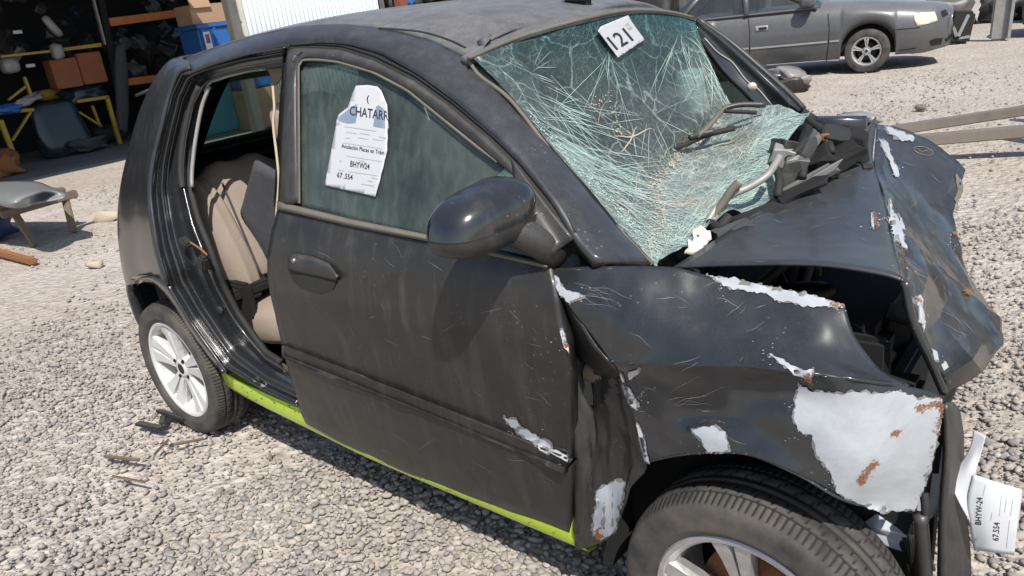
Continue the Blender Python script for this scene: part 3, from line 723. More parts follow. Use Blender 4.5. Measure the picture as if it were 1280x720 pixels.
def scratches(name, key, parent, L, mat, off=.0012):
    V = []; F = []
    for (x, y, a, n_, w_) in L:
        P = [(x, y)]
        for _ in range(n_): a += random.gauss(0, .12); x += math.cos(a)*4; y += math.sin(a)*4; P.append((x, y))
        U = [(p[0], p[1]-w_/2*(1-abs(2*i/n_-1))-.08) for i, p in enumerate(P)]; D = [(p[0], p[1]+w_/2*(1-abs(2*i/n_-1))+.08) for i, p in enumerate(P)]
        a_, b_ = [cast(*q, key, off) for q in U], [cast(*q, key, off) for q in D]
        if any(q is None for q in a_+b_): continue
        k = len(V); V += a_+b_; m_ = len(P); fl = face_out(np.array(a_+b_).reshape(2, m_, 3))
        F += [tuple(q+k for q in f) for f in gfaces(2, m_, fl)]
    o = mesh_obj(name, V, F, mat, parent, False); return tag(o, kind='stuff')
scratches('scratches', 'fender', fender, [(random.uniform(760, 1000), random.uniform(350, 560), random.gauss(0, .7), random.randint(2, 9), random.uniform(.3, .9)) for _ in range(24)]+[(835+i*3, 500+random.gauss(0, 6), -.3+random.gauss(0, .4), random.randint(5, 14), random.uniform(.3, .8)) for i in range(7)]+[(730+random.gauss(0, 14), 368+random.gauss(0, 9), .25, random.randint(4, 12), .5) for i in range(14)], M['scratch'])
scratches('scratches', 'door', door, [(random.uniform(370, 705), random.uniform(300, 600), random.choice([1.45, 1.5, .4, random.uniform(-.5, 1.5)]), random.randint(2, 8), random.uniform(.25, .7)) for _ in range(70)]+[(505+random.gauss(0, 6), 555, 1.35, 6, .7), (542, 610, 1.4, 8, .6), (628, 592, 1.5, 12, .7), (700, 560, .6, 3, 1.)], M['scratch'])
for cs, n_, sp in ((line_pts((1074, 602), (1083, 588), (1093, 578)), 190, 2.2), (line_pts((1144, 509), (1158, 507), (1172, 502), (1175, 512), (1171, 540)), 210, 2.6), (line_pts((1112, 544), (1122, 538)), 50, 1.6), (line_pts((1008, 469), (1016, 477)), 60, 2.), (line_pts((1168, 520), (1160, 590), (1146, 632)), 26, 2.6), (line_pts((870, 567), (930, 569)), 60, 1.4), (line_pts((1040, 382), (1056, 383)), 50, 1.6)):
    flecks('rust_spots', 'fender', fender, cs, M['rust'], n_, sp, .0042, (.4, 1.5))
flecks('paint_flecks', 'fender', fender, [(990, 500), (995, 540), (1040, 600), (905, 355), (1050, 384), (725, 370), (890, 548), (1010, 468), (960, 440), (800, 500)], M['primer'], 120, 7)
flecks('paint_flecks', 'door', door, [(670, 548), (640, 528), (705, 570), (704, 430)], M['primer'], 50, 6)

# ---- bonnet, folded at its ridge
H_rear = [(841, 333, -.62), (925, 279, -.35), (1002, 228, -.05), (1052, 191, .2), (1091, 151, .48)]
H_ridge = [(1128, 349, -.60), (1117, 306, -.36), (1106, 250, -.06), (1092, 200, .2), (1096, 155, .46)]
mid = lambda A, B, t, dz=0: [np.array(Yp(*a))*(1-t)+np.array(Yp(*b))*t+np.array([0, 0, dz]) for a, b in zip(A, B)]
ra, rb = PY(H_rear), PY(H_ridge)
hood_rows = [ra, mid(H_rear, H_ridge, .33, .012), mid(H_rear, H_ridge, .66, .018), mid(H_rear, H_ridge, .92, .008), rb]
hood = patch('bonnet', hood_rows, M['paint_hood'], car, 10, 5, .006, dent=(.003, 3.5, 1.), key='hood', toward=(2.4, -1, 5))
hA = [(1128, 349, -.60), (1122.5, 328, -.48), (1117, 306, -.36), (1112, 278, -.21), (1106, 250, -.06), (1099, 225, .07), (1092, 200, .2), (1096, 155, .46)]
hB = [(1183, 492, -.57), (1228, 466, -.50), (1256, 428, -.33), (1252, 398, -.20), (1222, 362, -.04), (1202, 322, .10), (1191, 268, .24), (1209, 222, .40)]
front_rows = []
for t in (0, .12, .3, .5, .7, .88, 1.):
    R_ = []
    for k, (a, b) in enumerate(zip(hA, hB)):
        bulge = .022*math.sin(math.pi*t)*(1 if k % 2 else -.55)
        if k == 0: bulge = -.012*math.sin(math.pi*t)
        if k == 7: a, b = (1096, 155, .46), (1207, 212, .42)
        px_ = a[0]*(1-t)+b[0]*t + (6*math.sin(math.pi*t) if k == 7 else 0); py_ = a[1]*(1-t)+b[1]*t - (12*math.sin(math.pi*t) if k == 7 else 0)
        p = Yp(px_, py_, a[2]*(1-t)+b[2]*t); d = p-CAM
        R_.append(p-d/np.linalg.norm(d)*bulge)
    front_rows.append(R_)
for i in range(1, 6):
    for k in range(1, 7):
        d = front_rows[i][k]-CAM; front_rows[i][k] = front_rows[i][k]+d/np.linalg.norm(d)*random.uniform(-.05, .05)
M['paint_fold'] = paint('black_paint_folded', (.011, .0125, .0145), dust=.10, updust=.12, rough=.26, coat=.6, streak=.15, dustcol=(.24, .235, .23))
patch('bonnet_front_fold', front_rows, M['paint_fold'], hood, 6, 7, .006, lu=True, lv=True, dent=(.006, 9., 21.), key='hoodf', toward=(4, -2, 3), sharp=9)
hk = ['hood', 'hoodf']
chip([(1098, 174), (1110, 180), (1114, 196), (1121, 212), (1122, 222), (1116, 216), (1112, 202), (1104, 188)], hk, jag=1.6)
chip([(1112, 250), (1116, 262), (1122, 275), (1130, 300), (1134, 312), (1126, 308), (1117, 296), (1110, 276)], hk, jag=2)
chip([(1122, 268), (1127, 276), (1131, 288), (1126, 286)], hk, jag=1)
chip([(1132, 371), (1144, 376), (1150, 370), (1155, 402), (1152, 418), (1144, 408), (1136, 392)], hk, jag=1.8)
chip([(1163, 436), (1170, 440), (1173, 452), (1167, 450)], hk, jag=1)
chip([(1088, 268), (1091, 267), (1092, 286), (1089, 284)], hk, jag=.8, off=.003)
chip([(1108, 160), (1120, 163), (1141, 172), (1140, 177), (1122, 174), (1112, 168)], hk, jag=2.2)
chip([(1194, 218), (1203, 226), (1204, 240), (1196, 258), (1192, 250), (1197, 236)], hk, 'dust_trim', 1.4)
for cs, n_, sp in ((line_pts((1092, 268), (1096, 285)), 90, 1.8), (line_pts((1120, 345), (1132, 350)), 60, 1.6), (line_pts((1204, 365), (1214, 368)), 60, 1.6), (line_pts((1190, 292), (1196, 294)), 40, 1.4), (line_pts((1120, 300), (1132, 330)), 50, 1.8), (line_pts((1140, 374), (1150, 378)), 40, 1.3)):
    flecks('rust_spots', hk, hood, cs, M['rust'], n_, sp, .0042)
decal('washer_nozzle', [(1076, 206), (1088, 207), (1090, 212), (1079, 212)], hk, M['rubber'], hood, .006, .2, 6, .006)
flecks('paint_flecks', hk, hood, [(1104, 190), (1122, 285), (1120, 216), (1144, 390), (1094, 276), (1168, 445), (1123, 345), (1190, 300)], M['primer'], 90, 7)
scratches('scratches', 'hoodf', hood, [(random.uniform(1120, 1210), random.uniform(190, 450), random.gauss(1.2, .6), random.randint(2, 8), random.uniform(.3, .8)) for _ in range(45)], M['scratch'])
scratches('scratches', 'hood', hood, [(random.uniform(900, 1090), random.uniform(200, 330), random.gauss(-.5, .5), random.randint(1, 5), random.uniform(.2, .5)) for _ in range(30)], M['scratch'])
# faint oval emblem outline pressed in the bonnet front
ov = [(1154+12*math.cos(t), 189+4.8*math.sin(t)+2.6*math.cos(t)) for t in np.linspace(0, 2*math.pi, 36)]
tube('emblem_ring', drape(ov, hk, .001), .0016, M['steel'], hood, 5)
tube('emblem_stroke', drape([(1146, 186), (1152, 190), (1160, 188), (1164, 193)], hk, .001), .0013, M['steel'], hood, 5)
# rolled edge and black lining seen in the gap
tube('bonnet_edge', [Yp(x, y, v) for x, y, v in cr([(1131, 352, -.60), (1137, 388, -.60), (1150, 425, -.60), (1166, 459, -.59), (1180, 491, -.58)], 6)], .008, M['paint'], hood, 8)

# ---- shattered windscreen
W_ = [
 [(592, 73, -.57), (650, 48, -.38), (728, 27, -.2), (788, 16, .10), (835, 18, .35), (869, 28, .53)],
 [(640, 122, -.58), (690, 105, -.38), (745, 92, -.2), (800, 78, .08), (845, 64, .33), (878, 56, .50)],
 [(690, 184, -.595), (728, 170, -.40), (770, 150, -.2), (822, 128, .06), (862, 110, .30), (893, 90, .47)],
 [(742, 243, -.607), (768, 225, -.42), (800, 195, -.23), (845, 165, .02), (880, 143, .25), (908, 120, .43)],
 [(812, 327, -.627), (815, 285, -.47), (826, 240, -.28), (850, 202, -.03), (885, 170, .20), (922, 134, .40)],
 [(824, 326, -.60), (848, 296, -.46), (878, 256, -.28), (913, 214, -.05), (950, 170, .12), (972, 133, .30)],
 [(842, 318, -.56), (873, 293, -.44), (910, 267, -.31), (968, 241, -.17), (974, 190, .03), (1016, 138, .24)]]
shv = [[.40, .22, .30, .28, .45, .6], [.34, .16, .12, .16, .22, .5], [.50, .26, .14, .20, .22, .55], [.72, .45, .28, .26, .26, .55],
       [.95, .85, .78, .70, .60, .75], [.95, 1., 1., .95, .95, .95], [1., 1., 1., 1., 1., 1.]]
tev = [[.35, .55, .75, .85, .9, .9], [.03, .12, .22, .3, .4, .4], [0, 0, .02, .04, .05, .05], [0]*6, [.0]*6, [.03, .10, .05, .02, .0, .03], [.1, .25, .12, .2, .2, .15]]
G = grid([PY(r) for r in W_], 14, 12)
for i in range(G.shape[0]):
    for j in range(G.shape[1]):
        v = i/(G.shape[0]-1); p = Vector(G[i, j])
        a = .0015+.022*max(0, v-.5)/.5
        d_ = ray(640, 360); G[i, j] += np.array([.3, -.2, .9])*a*(noise.noise(p*9)+.7*noise.noise(p*23))
fl = face_out(G); F = gfaces(G.shape[0], G.shape[1], fl); V = G.reshape(-1, 3)
BV['ws'] = BVHTree.FromPolygons(V.tolist(), F)
ws = mesh_obj('windscreen', V, F, M['shatter'], car)
def attr(o, name, A):
    A = cr(np.array([cr(np.array(r, float)[:, None], 14, True)[:, 0] for r in A]), 12, True).ravel()
    a = o.data.attributes.new(name, 'FLOAT', 'POINT'); a.data.foreach_set('value', A.astype(np.float32))
attr(ws, 'shatter', shv); attr(ws, 'teal', tev)
# crack lines: thin glints of broken glass lying on the sheet
def cracks(name, lines, mat, parent, wpx=(.18, .55), off=.0025):
    V = []; F = []
    for L in lines:
        L = np.array(L); n = len(L)
        T = np.gradient(L, axis=0); Nn = np.stack([-T[:, 1], T[:, 0]], 1); Nn /= np.linalg.norm(Nn, axis=1, keepdims=True)+1e-6
        ww = random.uniform(*wpx)*.5; base = len(V); ok = []
        for i in range(n):
            e = ww*(1-abs(2*i/(n-1)-1)**3*.8)
            a, b = cast(*(L[i]+Nn[i]*e), 'ws', off), cast(*(L[i]-Nn[i]*e), 'ws', off)
            ok.append(a is not None and b is not None)
            V += [a if a is not None else np.zeros(3), b if b is not None else np.zeros(3)]
        for i in range(n-1):
            if ok[i] and ok[i+1]: F.append((base+2*i, base+2*i+1, base+2*i+3, base+2*i+2))
    used = sorted({k for f in F for k in f}); mp = {k: i for i, k in enumerate(used)}
    o = mesh_obj(name, [V[k] for k in used], [[mp[k] for k in f] for f in F], mat, parent, False)
    return tag(o, kind='stuff')
def wander(x, y, ang, L, bend=.12, st=9):
    P = [(x, y)]
    for _ in range(max(3, int(L/st))):
        ang += random.gauss(0, bend); x += math.cos(ang)*st; y += math.sin(ang)*st; P.append((x, y))
    return P
lines = []
for _ in range(170):                       # fan streaming along the lower pillar towards the sag
    t = random.random(); x = 650+t*140+random.gauss(0, 16); y = 135+t*165+random.gauss(0, 18)-20
    lines.append(wander(x, y, random.gauss(.55-.2*t, .22), random.uniform(30, 130), .02))
for c, n, a0, a1, L0, L1 in (((660, 92), 10, -3.1, 3.1, 8, 40), ((812, 146), 8, -3.1, 3.1, 20, 90), ((848, 40), 14, .2, 2.4, 12, 80), ((795, 205), 12, -3.1, 3.1, 20, 80), ((690, 130), 16, .1, 1., 30, 110), ((760, 60), 12, 1.2, 2., 30, 110)):
    for _ in range(n):
        a = random.uniform(a0, a1); d = random.uniform(2, 22)
        lines.append(wander(c[0]+math.cos(a)*d, c[1]+math.sin(a)*d, a+random.gauss(0, .3), random.uniform(L0, L1), .035))
for _ in range(34):                        # torn edge on the far side
    t = random.random(); lines.append(wander(862+t*45+random.gauss(0, 7), 40+t*85, 1.15+random.gauss(0, .25), random.uniform(20, 75), .04))
cracks('glass_cracks', lines, M['crack'], ws)
lines = []
for _ in range(430):                       # the folded-out lower sheet: long curving splits across it
    t = random.random(); s_ = random.random(); x = 822+t*150+s_*30; y = 318-t*175+s_*22
    lines.append(wander(x, y, -.55+.35*t+random.gauss(0, .35), random.uniform(12, 75), .05, 7))
cracks('glass_cracks', lines, M['crack'], ws, (.22, .6))
lines = []
for (x, y, a) in ((752, 130, 1.9), (768, 168, .5), (782, 185, -.3), (745, 205, .6), (800, 210, 2.2), (812, 240, 2.0), (818, 262, 1.6), (824, 285, 1.5), (770, 250, .9), (860, 225, -.6), (890, 190, -.7), (836, 262, -.5)):
    for _ in range(1): lines.append(wander(x+random.gauss(0, 6), y+random.gauss(0, 5), a+random.gauss(0, .25), random.uniform(18, 55), .25, 5))
cracks('dirt_in_cracks', lines, M['crackbrown'], ws, (.5, 1.8), .003)
flecks('dirt_crumbs', 'ws', ws, line_pts((816, 315), (820, 270), (818, 235), (835, 205), (850, 192), (880, 172)), M['crackbrown'], 420, 6, .004, (.4, 1.6))
flecks('dirt_crumbs', 'ws', ws, line_pts((735, 135), (760, 122), (775, 175)), M['crackbrown'], 90, 4, .004, (.3, 1.2))
flecks('dirt_crumbs', 'ws', ws, line_pts((840, 300), (880, 250), (930, 215), (980, 160)), M['crackbrown'], 200, 14, .004, (.3, 1.2))
flecks('glass_glints', 'ws', ws, line_pts((700, 215), (740, 255), (800, 315), (835, 300), (860, 270)), M['crack'], 420, 12, .004, (.3, 1.0))
# loose crumbs of glass along the pillar
crumb_rows = [(x+random.gauss(0, 5), y+random.gauss(0, 4)) for t in np.linspace(0, 1, 260) for x, y in [(655+t*165, 148+t*172)]]
V = []; F = []
for x, y in crumb_rows:
    c = cast(x+3, y-3, 'ws', .004)
    if c is None: continue
    s_ = random.uniform(.0008, .0026); b = len(V)
    for q in ((1, 0, 0), (-.5, .8, 0), (-.5, -.8, 0), (0, 0, 1.2)): V.append(c+np.array(q)*s_)
    F += [(b, b+1, b+3), (b+1, b+2, b+3), (b+2, b, b+3)]
tag(mesh_obj('glass_crumbs', V, F, M['crack'], ws, False), kind='stuff')
# dusty rubber edging round the windscreen opening
tube('windscreen_seal', [Yp(x, y, v) for x, y, v in [(586, 76, -.562), (588, 71, -.562), (592, 70, -.562), (650, 46, -.38), (728, 24, -.2), (788, 13, .10), (835, 15, .35), (866, 22, .53)]], .006, M['dust_trim'], car, 6, 6)
tube('windscreen_seal', [Yp(x, y, v) for x, y, v in [(586, 76, -.562), (600, 95, -.567), (638, 125, -.582), (688, 188, -.597), (738, 247, -.61), (790, 305, -.625), (815, 331, -.632)]], .005, M['dust_trim'], car, 6, 6)
# gutter line on the roof
tube('roof_gutter', [cast(x, y, ['roof', 'pillar'], .001) for x, y in [(474, 36), (500, 37.5), (530, 41), (560, 50), (582, 60)]], .003, M['rubber'], car, 6, 5)
# left A pillar, inner face
pl_l = [(866, 34, .50), (885, 62, .53), (905, 90, .55), (930, 118, .57), (950, 140, .58)]
pl_m = [(868, 31, .53), (898, 60, .565), (925, 88, .59), (955, 116, .60), (972, 136, .61)]
pl_r = [(871, 25, .56), (910, 52, .60), (950, 86, .62), (985, 117, .64), (1005, 138, .65)]
patch('left_a_pillar', [PY(pl_l), PY(pl_m), PY([(a[0]*.5+b[0]*.5+3, a[1]*.5+b[1]*.5-3, a[2]+.004) for a, b in zip(pl_m, pl_r)]), PY(pl_r)], M['jamb'], car, 6, 4, .02, key='lap')
tube('pillar_seam', drape([(880, 48), (897, 66), (915, 78), (932, 100), (948, 112), (965, 132)], 'lap', .002), .003, M['greymetal'], car, 6, 4)
tube('pillar_edge', [Yp(x, y-1, v) for x, y, v in pl_r], .011, M['plastic'], car, 8, 5)
V, F = lathe([(0, -.006), (.012, -.006), (.016, 0), (.016, .008)], 16, cast(940, 110, 'lap', .004), Matrix.Rotation(.6, 3, 'Z') @ Matrix.Rotation(.5, 3, 'X')); mesh_obj('pillar_clip', V, F, simple('clip_beige', (.5, .46, .36), .5), car)

# ---- number sheet stuck on the windscreen
stk = empty('number_sheet', cast(775, 45, 'ws', .006), 'white sheet reading 121 stuck to the top of the shattered windscreen', 'sticker')
sp_ = [(747.5, 38.5), (751, 33), (785, 19), (793, 32), (806, 49.5), (772.6, 72)]
pts_ = np.array([cast(x, y, 'ws', .010) for x, y in [(748, 38), (783, 20), (804, 49), (773, 70), (776, 45), (765, 40), (790, 40)]])
c0_ = pts_.mean(0); n0_ = np.linalg.svd(pts_-c0_)[2][2]; n0_ = n0_ if n0_ @ (CAM-c0_) > 0 else -n0_
c0_ = c0_+n0_*max(0., float(((pts_-c0_) @ n0_).max()))
e1_ = np.cross(n0_, [0, 0, 1.]); e1_ /= np.linalg.norm(e1_); e2_ = np.cross(n0_, e1_)
BV['stkp'] = BVHTree.FromPolygons([tuple(c0_+e1_*a*.3+e2_*b*.3) for a, b in ((-1, -1), (1, -1), (1, 1), (-1, 1))], [(0, 1, 2, 3)])
decal('sheet', sp_, 'stkp', M['paper'], stk, 0, .1, 3, .0006)
text_on('digits', '121', (770.2, 62.5), (792, 50), 20, (-.64, -.77), 'stkp', M['ink'], stk, .0008)
text_on('small_print', 'MS', (786.5, 38), (791, 35.2), 4.2, (-.62, -.80), 'stkp', M['greyink'], stk, .0008)
text_on('small_print', 'OS', (783, 33.8), (787.5, 31), 4.0, (-.62, -.80), 'stkp', M['greyink'], stk, .0008)

# ---- wipers, cowl, engine bay clutter
def bars(name, L, r, mat, parent, seg=8, n=5): return tube(name, [Yp(*p) for p in L], r, mat, parent, seg, n)
wp = bars('wiper_arm', [(871, 171, .05), (884, 160, .08), (891, 152, .12), (903, 138, .18), (909, 133, .20)], .007, M['dust_trim'], car)
bars('wiper_blade', [(903, 136, .19), (925, 131, .22), (957, 131, .25)], .008, M['plastic'], wp)
bars('wiper_blade', [(905, 139, .18), (930, 140, .20), (946, 141, .21)], .006, M['rubber'], wp)
bars('wiper_link', [(842, 185, -.02), (858, 180, .02), (880, 170, .08), (918, 160, .13)], .008, M['rubber'], car)
bars('wiper_link', [(862, 172, .03), (875, 168, .06), (893, 164, .09)], .008, M['plastic'], car)
wp = bars('wiper_arm', [(884, 279, -.36), (894, 262, -.33), (912, 245, -.30), (936, 234, -.27), (958, 220, -.24), (969, 205, -.20), (974, 196, -.17)], .009, M['greymetal'], car)
bars('wiper_link', [(889, 274, -.34), (905, 252, -.32), (914, 238, -.31), (924, 228, -.30)], .010, M['dust_trim'], wp)
bars('wiper_link', [(886, 280, -.36), (900, 283, -.37), (912, 270, -.35)], .013, M['rubber'], car)
rag = decal('white_scrap', [(854, 317), (862, 305), (872, 291), (880, 287), (888, 288), (890, 299), (878, 311), (866, 318)], 'ws', simple('dirty_white', (.62, .58, .53), .8, sc=60), car, .014, 1.5, 5, .004)
# dark tub under bonnet and cowl
def slab(name, a, b, mat, parent=car, bev=.01):
    a, b = np.array(a), np.array(b); return box(name, (a+b)/2, np.abs(b-a), mat, parent, bev=bev)
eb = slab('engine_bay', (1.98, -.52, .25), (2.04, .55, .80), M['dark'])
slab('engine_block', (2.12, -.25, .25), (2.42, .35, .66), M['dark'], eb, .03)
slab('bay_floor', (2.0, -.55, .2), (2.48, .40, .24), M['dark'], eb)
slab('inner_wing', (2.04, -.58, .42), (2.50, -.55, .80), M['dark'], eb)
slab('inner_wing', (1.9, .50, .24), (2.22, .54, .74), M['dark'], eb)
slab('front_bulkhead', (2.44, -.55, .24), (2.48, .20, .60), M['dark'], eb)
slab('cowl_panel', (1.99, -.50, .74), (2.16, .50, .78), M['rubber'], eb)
# hoses, wiring and bits just visible in the dark gap
M['grime'] = simple('oily_grime', (.022, .020, .018), .6, var=.6, sc=20, bump=.3)
for k in range(9):
    x0 = random.uniform(2.10, 2.40); y0 = random.uniform(-.45, -.2); z0 = random.uniform(.62, .80)
    tube('engine_hose', np.clip(cr([np.array([x0, y0, z0])+np.array([random.gauss(0, .07), random.gauss(0, .08), random.gauss(-.02, .03)])*min(q, 2) for q in range(5)], 5), (2.06, -.50, .46), (2.42, .1, .77)), random.choice([.006, .010, .018]), M['grime'], eb, 8)
for k in range(7):
    box('engine_part', (random.uniform(2.12, 2.42), random.uniform(-.50, -.1), random.uniform(.5, .72)), (random.uniform(.04, .12), random.uniform(.04, .14), random.uniform(.04, .10)), M['grime'], eb, rotm(random.random(), random.random(), random.random()), .012)
# twisted parts showing between glass and bonnet
def shard(name, c, s, mat, parent=car, rot=(0, 0, 0), seed=0, amp=.3):
    bm = bmesh.new(); bmesh.ops.create_cube(bm, size=2); bmesh.ops.subdivide_edges(bm, edges=bm.edges[:], cuts=1, use_grid_fill=True)
    R = rotm(*rot).to_3x3()
    for v in bm.verts:
        q = v.co+Vector([amp*noise.noise(v.co*1.9+Vector((seed+k*7.7, seed*.7, k*3.))) for k in range(3)])*1.6
        v.co = Vector((q.x*s[0], q.y*s[1], q.z*s[2]))
    bmesh.ops.bevel(bm, geom=bm.edges[:], offset=min(s)*.12, segments=1, affect='EDGES')
    for v in bm.verts: v.co = R @ v.co+Vector(c)
    return bm_obj(name, bm, mat, parent, False)
def lump(name, c, s, mat, parent=car, rot=(0, 0, 0), seed=0, amp=.25, sub=2):
    bm = bmesh.new(); bmesh.ops.create_icosphere(bm, subdivisions=sub, radius=1); R = rotm(*rot).to_3x3()
    for v in bm.verts:
        q = Vector([math.copysign(abs(x)**.6, x) for x in v.co]); q *= 1+amp*noise.noise(q*1.7+Vector((seed, seed*.3, 1)))
        v.co = R @ Vector((q.x*s[0], q.y*s[1], q.z*s[2]))+Vector(c)
    return bm_obj(name, bm, mat, parent, True)
shard('wiper_motor', Yp(979, 196, -.02), (.028, .03, .025), M['greymetal'], car, (0, .4, .2), 1)
shard('wiper_motor', Yp(984, 186, .02), (.03, .03, .02), M['plastic'], car, (0, .3, 1), 2)
M['alloydull'] = simple('dull_alloy', (.15, .148, .14), .5, metal=.4, var=.4, sc=14)
decal_parts = [(990, 207, -.10, (.035, .02, .06), 'alloydull', (.3, .3, .5)), (1003, 190, -.02, (.02, .03, .10), 'alloydull', (.2, .5, .3)), (1012, 216, -.10, (.10, .014, .018), 'alloydull', (.2, -.35, .9)),
               (1000, 228, -.16, (.08, .03, .012), 'dark', (.1, -.3, .8)), (1022, 165, .14, (.06, .09, .03), 'dark', (.2, .3, .4)), (1036, 172, .10, (.05, .05, .07), 'rubber', (.4, .3, .6)), (1046, 188, .05, (.08, .05, .03), 'dark', (.1, -.4, .8)),
               (1026, 198, .0, (.05, .06, .05), 'dark', (.1, -.4, .3)), (945, 262, -.28, (.09, .05, .012), 'rubber', (.1, -.3, .7)), (915, 277, -.38, (.06, .03, .010), 'greyfab', (.1, -.3, .7)), (1062, 174, .14, (.06, .05, .05), 'dark', (0, 0, 0))]
for k, (x, y, v, s, m_, ro) in enumerate(decal_parts):
    shard('bent_bracket' if m_ == 'alloydull' else 'broken_plastic', Yp(x, y, v)+np.array([0, 0, -.02]), tuple(q*.72 for q in s), M[m_], car, ro, k*2.3, .38)
lump('rusted_nut', Yp(1031, 172, .06), (.012, .012, .012), M['rust'], car, (0, 0, 0), 5)
for a, b in (((996, 188, .0), (1003, 222, -.12)), ((1010, 150, .2), (1040, 190, .02)), ((966, 205, -.1), (972, 246, -.2)), ((985, 200, -.05), (1008, 176, .05))):
    bars('hose', [a, ((a[0]+b[0])/2+5, (a[1]+b[1])/2-4, (a[2]+b[2])/2), b], .010, M['rubber'], car)

# ---- white inner panel and scuttle under the A pillar
patch('scuttle_corner', [PY([(686, 333, -.72), (706, 312, -.68), (716, 302, -.655)]), PY([(700, 336, -.71), (716, 326, -.68), (728, 320, -.66)]), PY([(730, 338, -.70), (740, 332, -.68), (752, 326, -.66)])], M['dust_trim'], car, 4, 4, .004, key='scut')
chip([(688, 334), (700, 327), (716, 318), (722, 322), (725, 333), (706, 336)], 'scut', jag=1.2, off=.003)
chip([(722, 322), (730, 323), (736, 332), (726, 333)], 'scut', 'rust', 1, off=.003)
patch('scuttle_corner', [PY([(718, 300, -.665), (740, 326, -.67), (818, 334, -.635)]), PY([(724, 318, -.69), (745, 337, -.70), (842, 339, -.62)])], M['rubber'], car, 6, 4, .004)

# ---- wheels
def wheel(c, R, rr, hw, rim_mat, steer=0., camber=0., sw=.030, phase=0., style=0, parent=None, seg=96):
    car = parent or globals()['car']
    c = np.array(c, float); A = (Matrix.Rotation(steer, 3, 'Z') @ Matrix.Rotation(camber, 3, 'X') @ Matrix.Rotation(math.pi, 3, 'Z'))
    q = hw
    half = [(rr-.004, q*.72), (rr+.006, q*.90), (rr+.02, q*1.02), (rr+.026, q*1.035), (rr+.029, q*1.03), (R-.032, q*1.06), (R-.018, q*1.0), (R-.012, q*.95), (R-.0075, q*.86), (R-.004, q*.74),
            (R-.0015, q*.60), (R-.0008, q*.585), (R-.007, q*.57), (R-.007, q*.50), (R-.0008, q*.485), (R, q*.40), (R, q*.18), (R-.007, q*.165), (R-.007, q*.08), (R, q*.065)]
    prof_ = half+[(r, -a) for r, a in half[::-1]]; n = len(prof_)
    def mod(r, a, i, j):
        jj = min(j, n-1-j)
        if seg < 200: return r
        if 8 <= jj <= 11 and i % 3 == 0: return r-.0025
        if jj in (14, 15, 16) and (i+2*jj) % 7 == 0: return r-.0028
        return r
    V, F = lathe([(.02, -.02), (.125, -.02), (.125, .005), (.03, .02), (.02, .045)], 40, c, A)
    hub = mesh_obj('wheel', V, F, M['rust'] if style else M['rubber'], car, True)
    V, F = lathe(prof_, seg, c, A, mod); ty = mesh_obj('tyre', V, F[:], M['tyre'], hub)
    gr = np.zeros((seg, n))
    for i in range(seg):
        for j in range(n):
            jj = min(j, n-1-j)
            gr[i, j] = 1. if jj in (12, 13, 17, 18) or (seg > 200 and ((8 <= jj <= 11 and i % 3 == 0) or (jj in (14, 15, 16) and (i+2*jj) % 7 == 0))) else 0.
    at = ty.data.attributes.new('groove', 'FLOAT', 'POINT'); at.data.foreach_set('value', gr.ravel().astype(np.float32))
    # rim: lip, barrel, hub and five split spokes
    V, F = lathe([(rr+.004, q*.74), (rr+.005, q*.88), (rr+.001, q*.93), (rr-.008, q*.90), (rr-.014, q*.80), (rr-.020, q*.70), (rr-.026, q*.2), (rr-.028, -q*.8), (rr+.002, -q*.9)], 72, c, A)
    V = list(V); F = list(F)
    def add(V2, F2):
        b = len(V); V.extend(V2); F.extend([tuple(k+b for k in f) for f in F2])
    add(*lathe([(.008, q*.70), (.030, q*.72), (.040, q*.66), (.056, q*.62), (.060, q*.3)], 40, c, A))
    for k in range(5):
        for sgn in (-1, 1):
            th = 2*math.pi*k/5+phase; er = np.array([math.cos(th), 0, math.sin(th)]); et = np.array([-math.sin(th), 0, math.cos(th)])
            sec = []
            for r_s, t_s, wd, dp in ((.040, sw*.20, sw*.19, q*.66), (.085, sw*.31, sw*.29, q*.70), (.135, sw*.47, sw*.43, q*.76), (rr-.014, sw*.68, sw*.62, q*.84)):
                cc = er*r_s+et*sgn*t_s; sec.append([cc+et*(-wd)+np.array([0, dp-.014, 0]), cc+et*(-wd*.8)+np.array([0, dp, 0]), cc+et*(wd*.8)+np.array([0, dp, 0]), cc+et*wd+np.array([0, dp-.014, 0]), cc+et*wd*.8+np.array([0, dp-.035, 0]), cc-et*wd*.8+np.array([0, dp-.035, 0])])
            V2 = [np.array(A @ Vector(p))+c for s_ in sec for p in s_]; F2 = []
            for i in range(3):
                for j in range(6): F2.append((i*6+j, i*6+(j+1) % 6, (i+1)*6+(j+1) % 6, (i+1)*6+j))
            add(V2, F2)
    rim = mesh_obj('rim', V, F, rim_mat, hub, False)
    V, F = lathe([(.001, q*.735), (.020, q*.73), (.024, q*.70)], 24, c, A); mesh_obj('hub_cap', V, F, M['rubber'] if not style else M['greymetal'], hub)
    for k in range(4):
        th = 2*math.pi*k/4+phase+.3; p = np.array(A @ Vector((.046*math.cos(th), q*.68, .046*math.sin(th))))+c
        box('wheel_nut', p, (.013, .012, .013), M['dark'] if not style else M['rust'], hub, None, .003)
    return hub
wr = wheel((0., -.688, .272), .280, .198, .080, M['rim_white'], 0, 0, .056, .35, seg=378)
wf_ = wheel((2.322, -.735, .248), .284, .195, .086, M['rim_silver'], -.04, .02, .036, 1.42, 1, seg=378)
wheel((0., .688, .272), .280, .198, .080, M['rim_white'], math.pi, 0, .034, .35)
wheel((2.02, .66, .272), .280, .198, .080, M['rim_silver'], math.pi, 0, .024, .8)
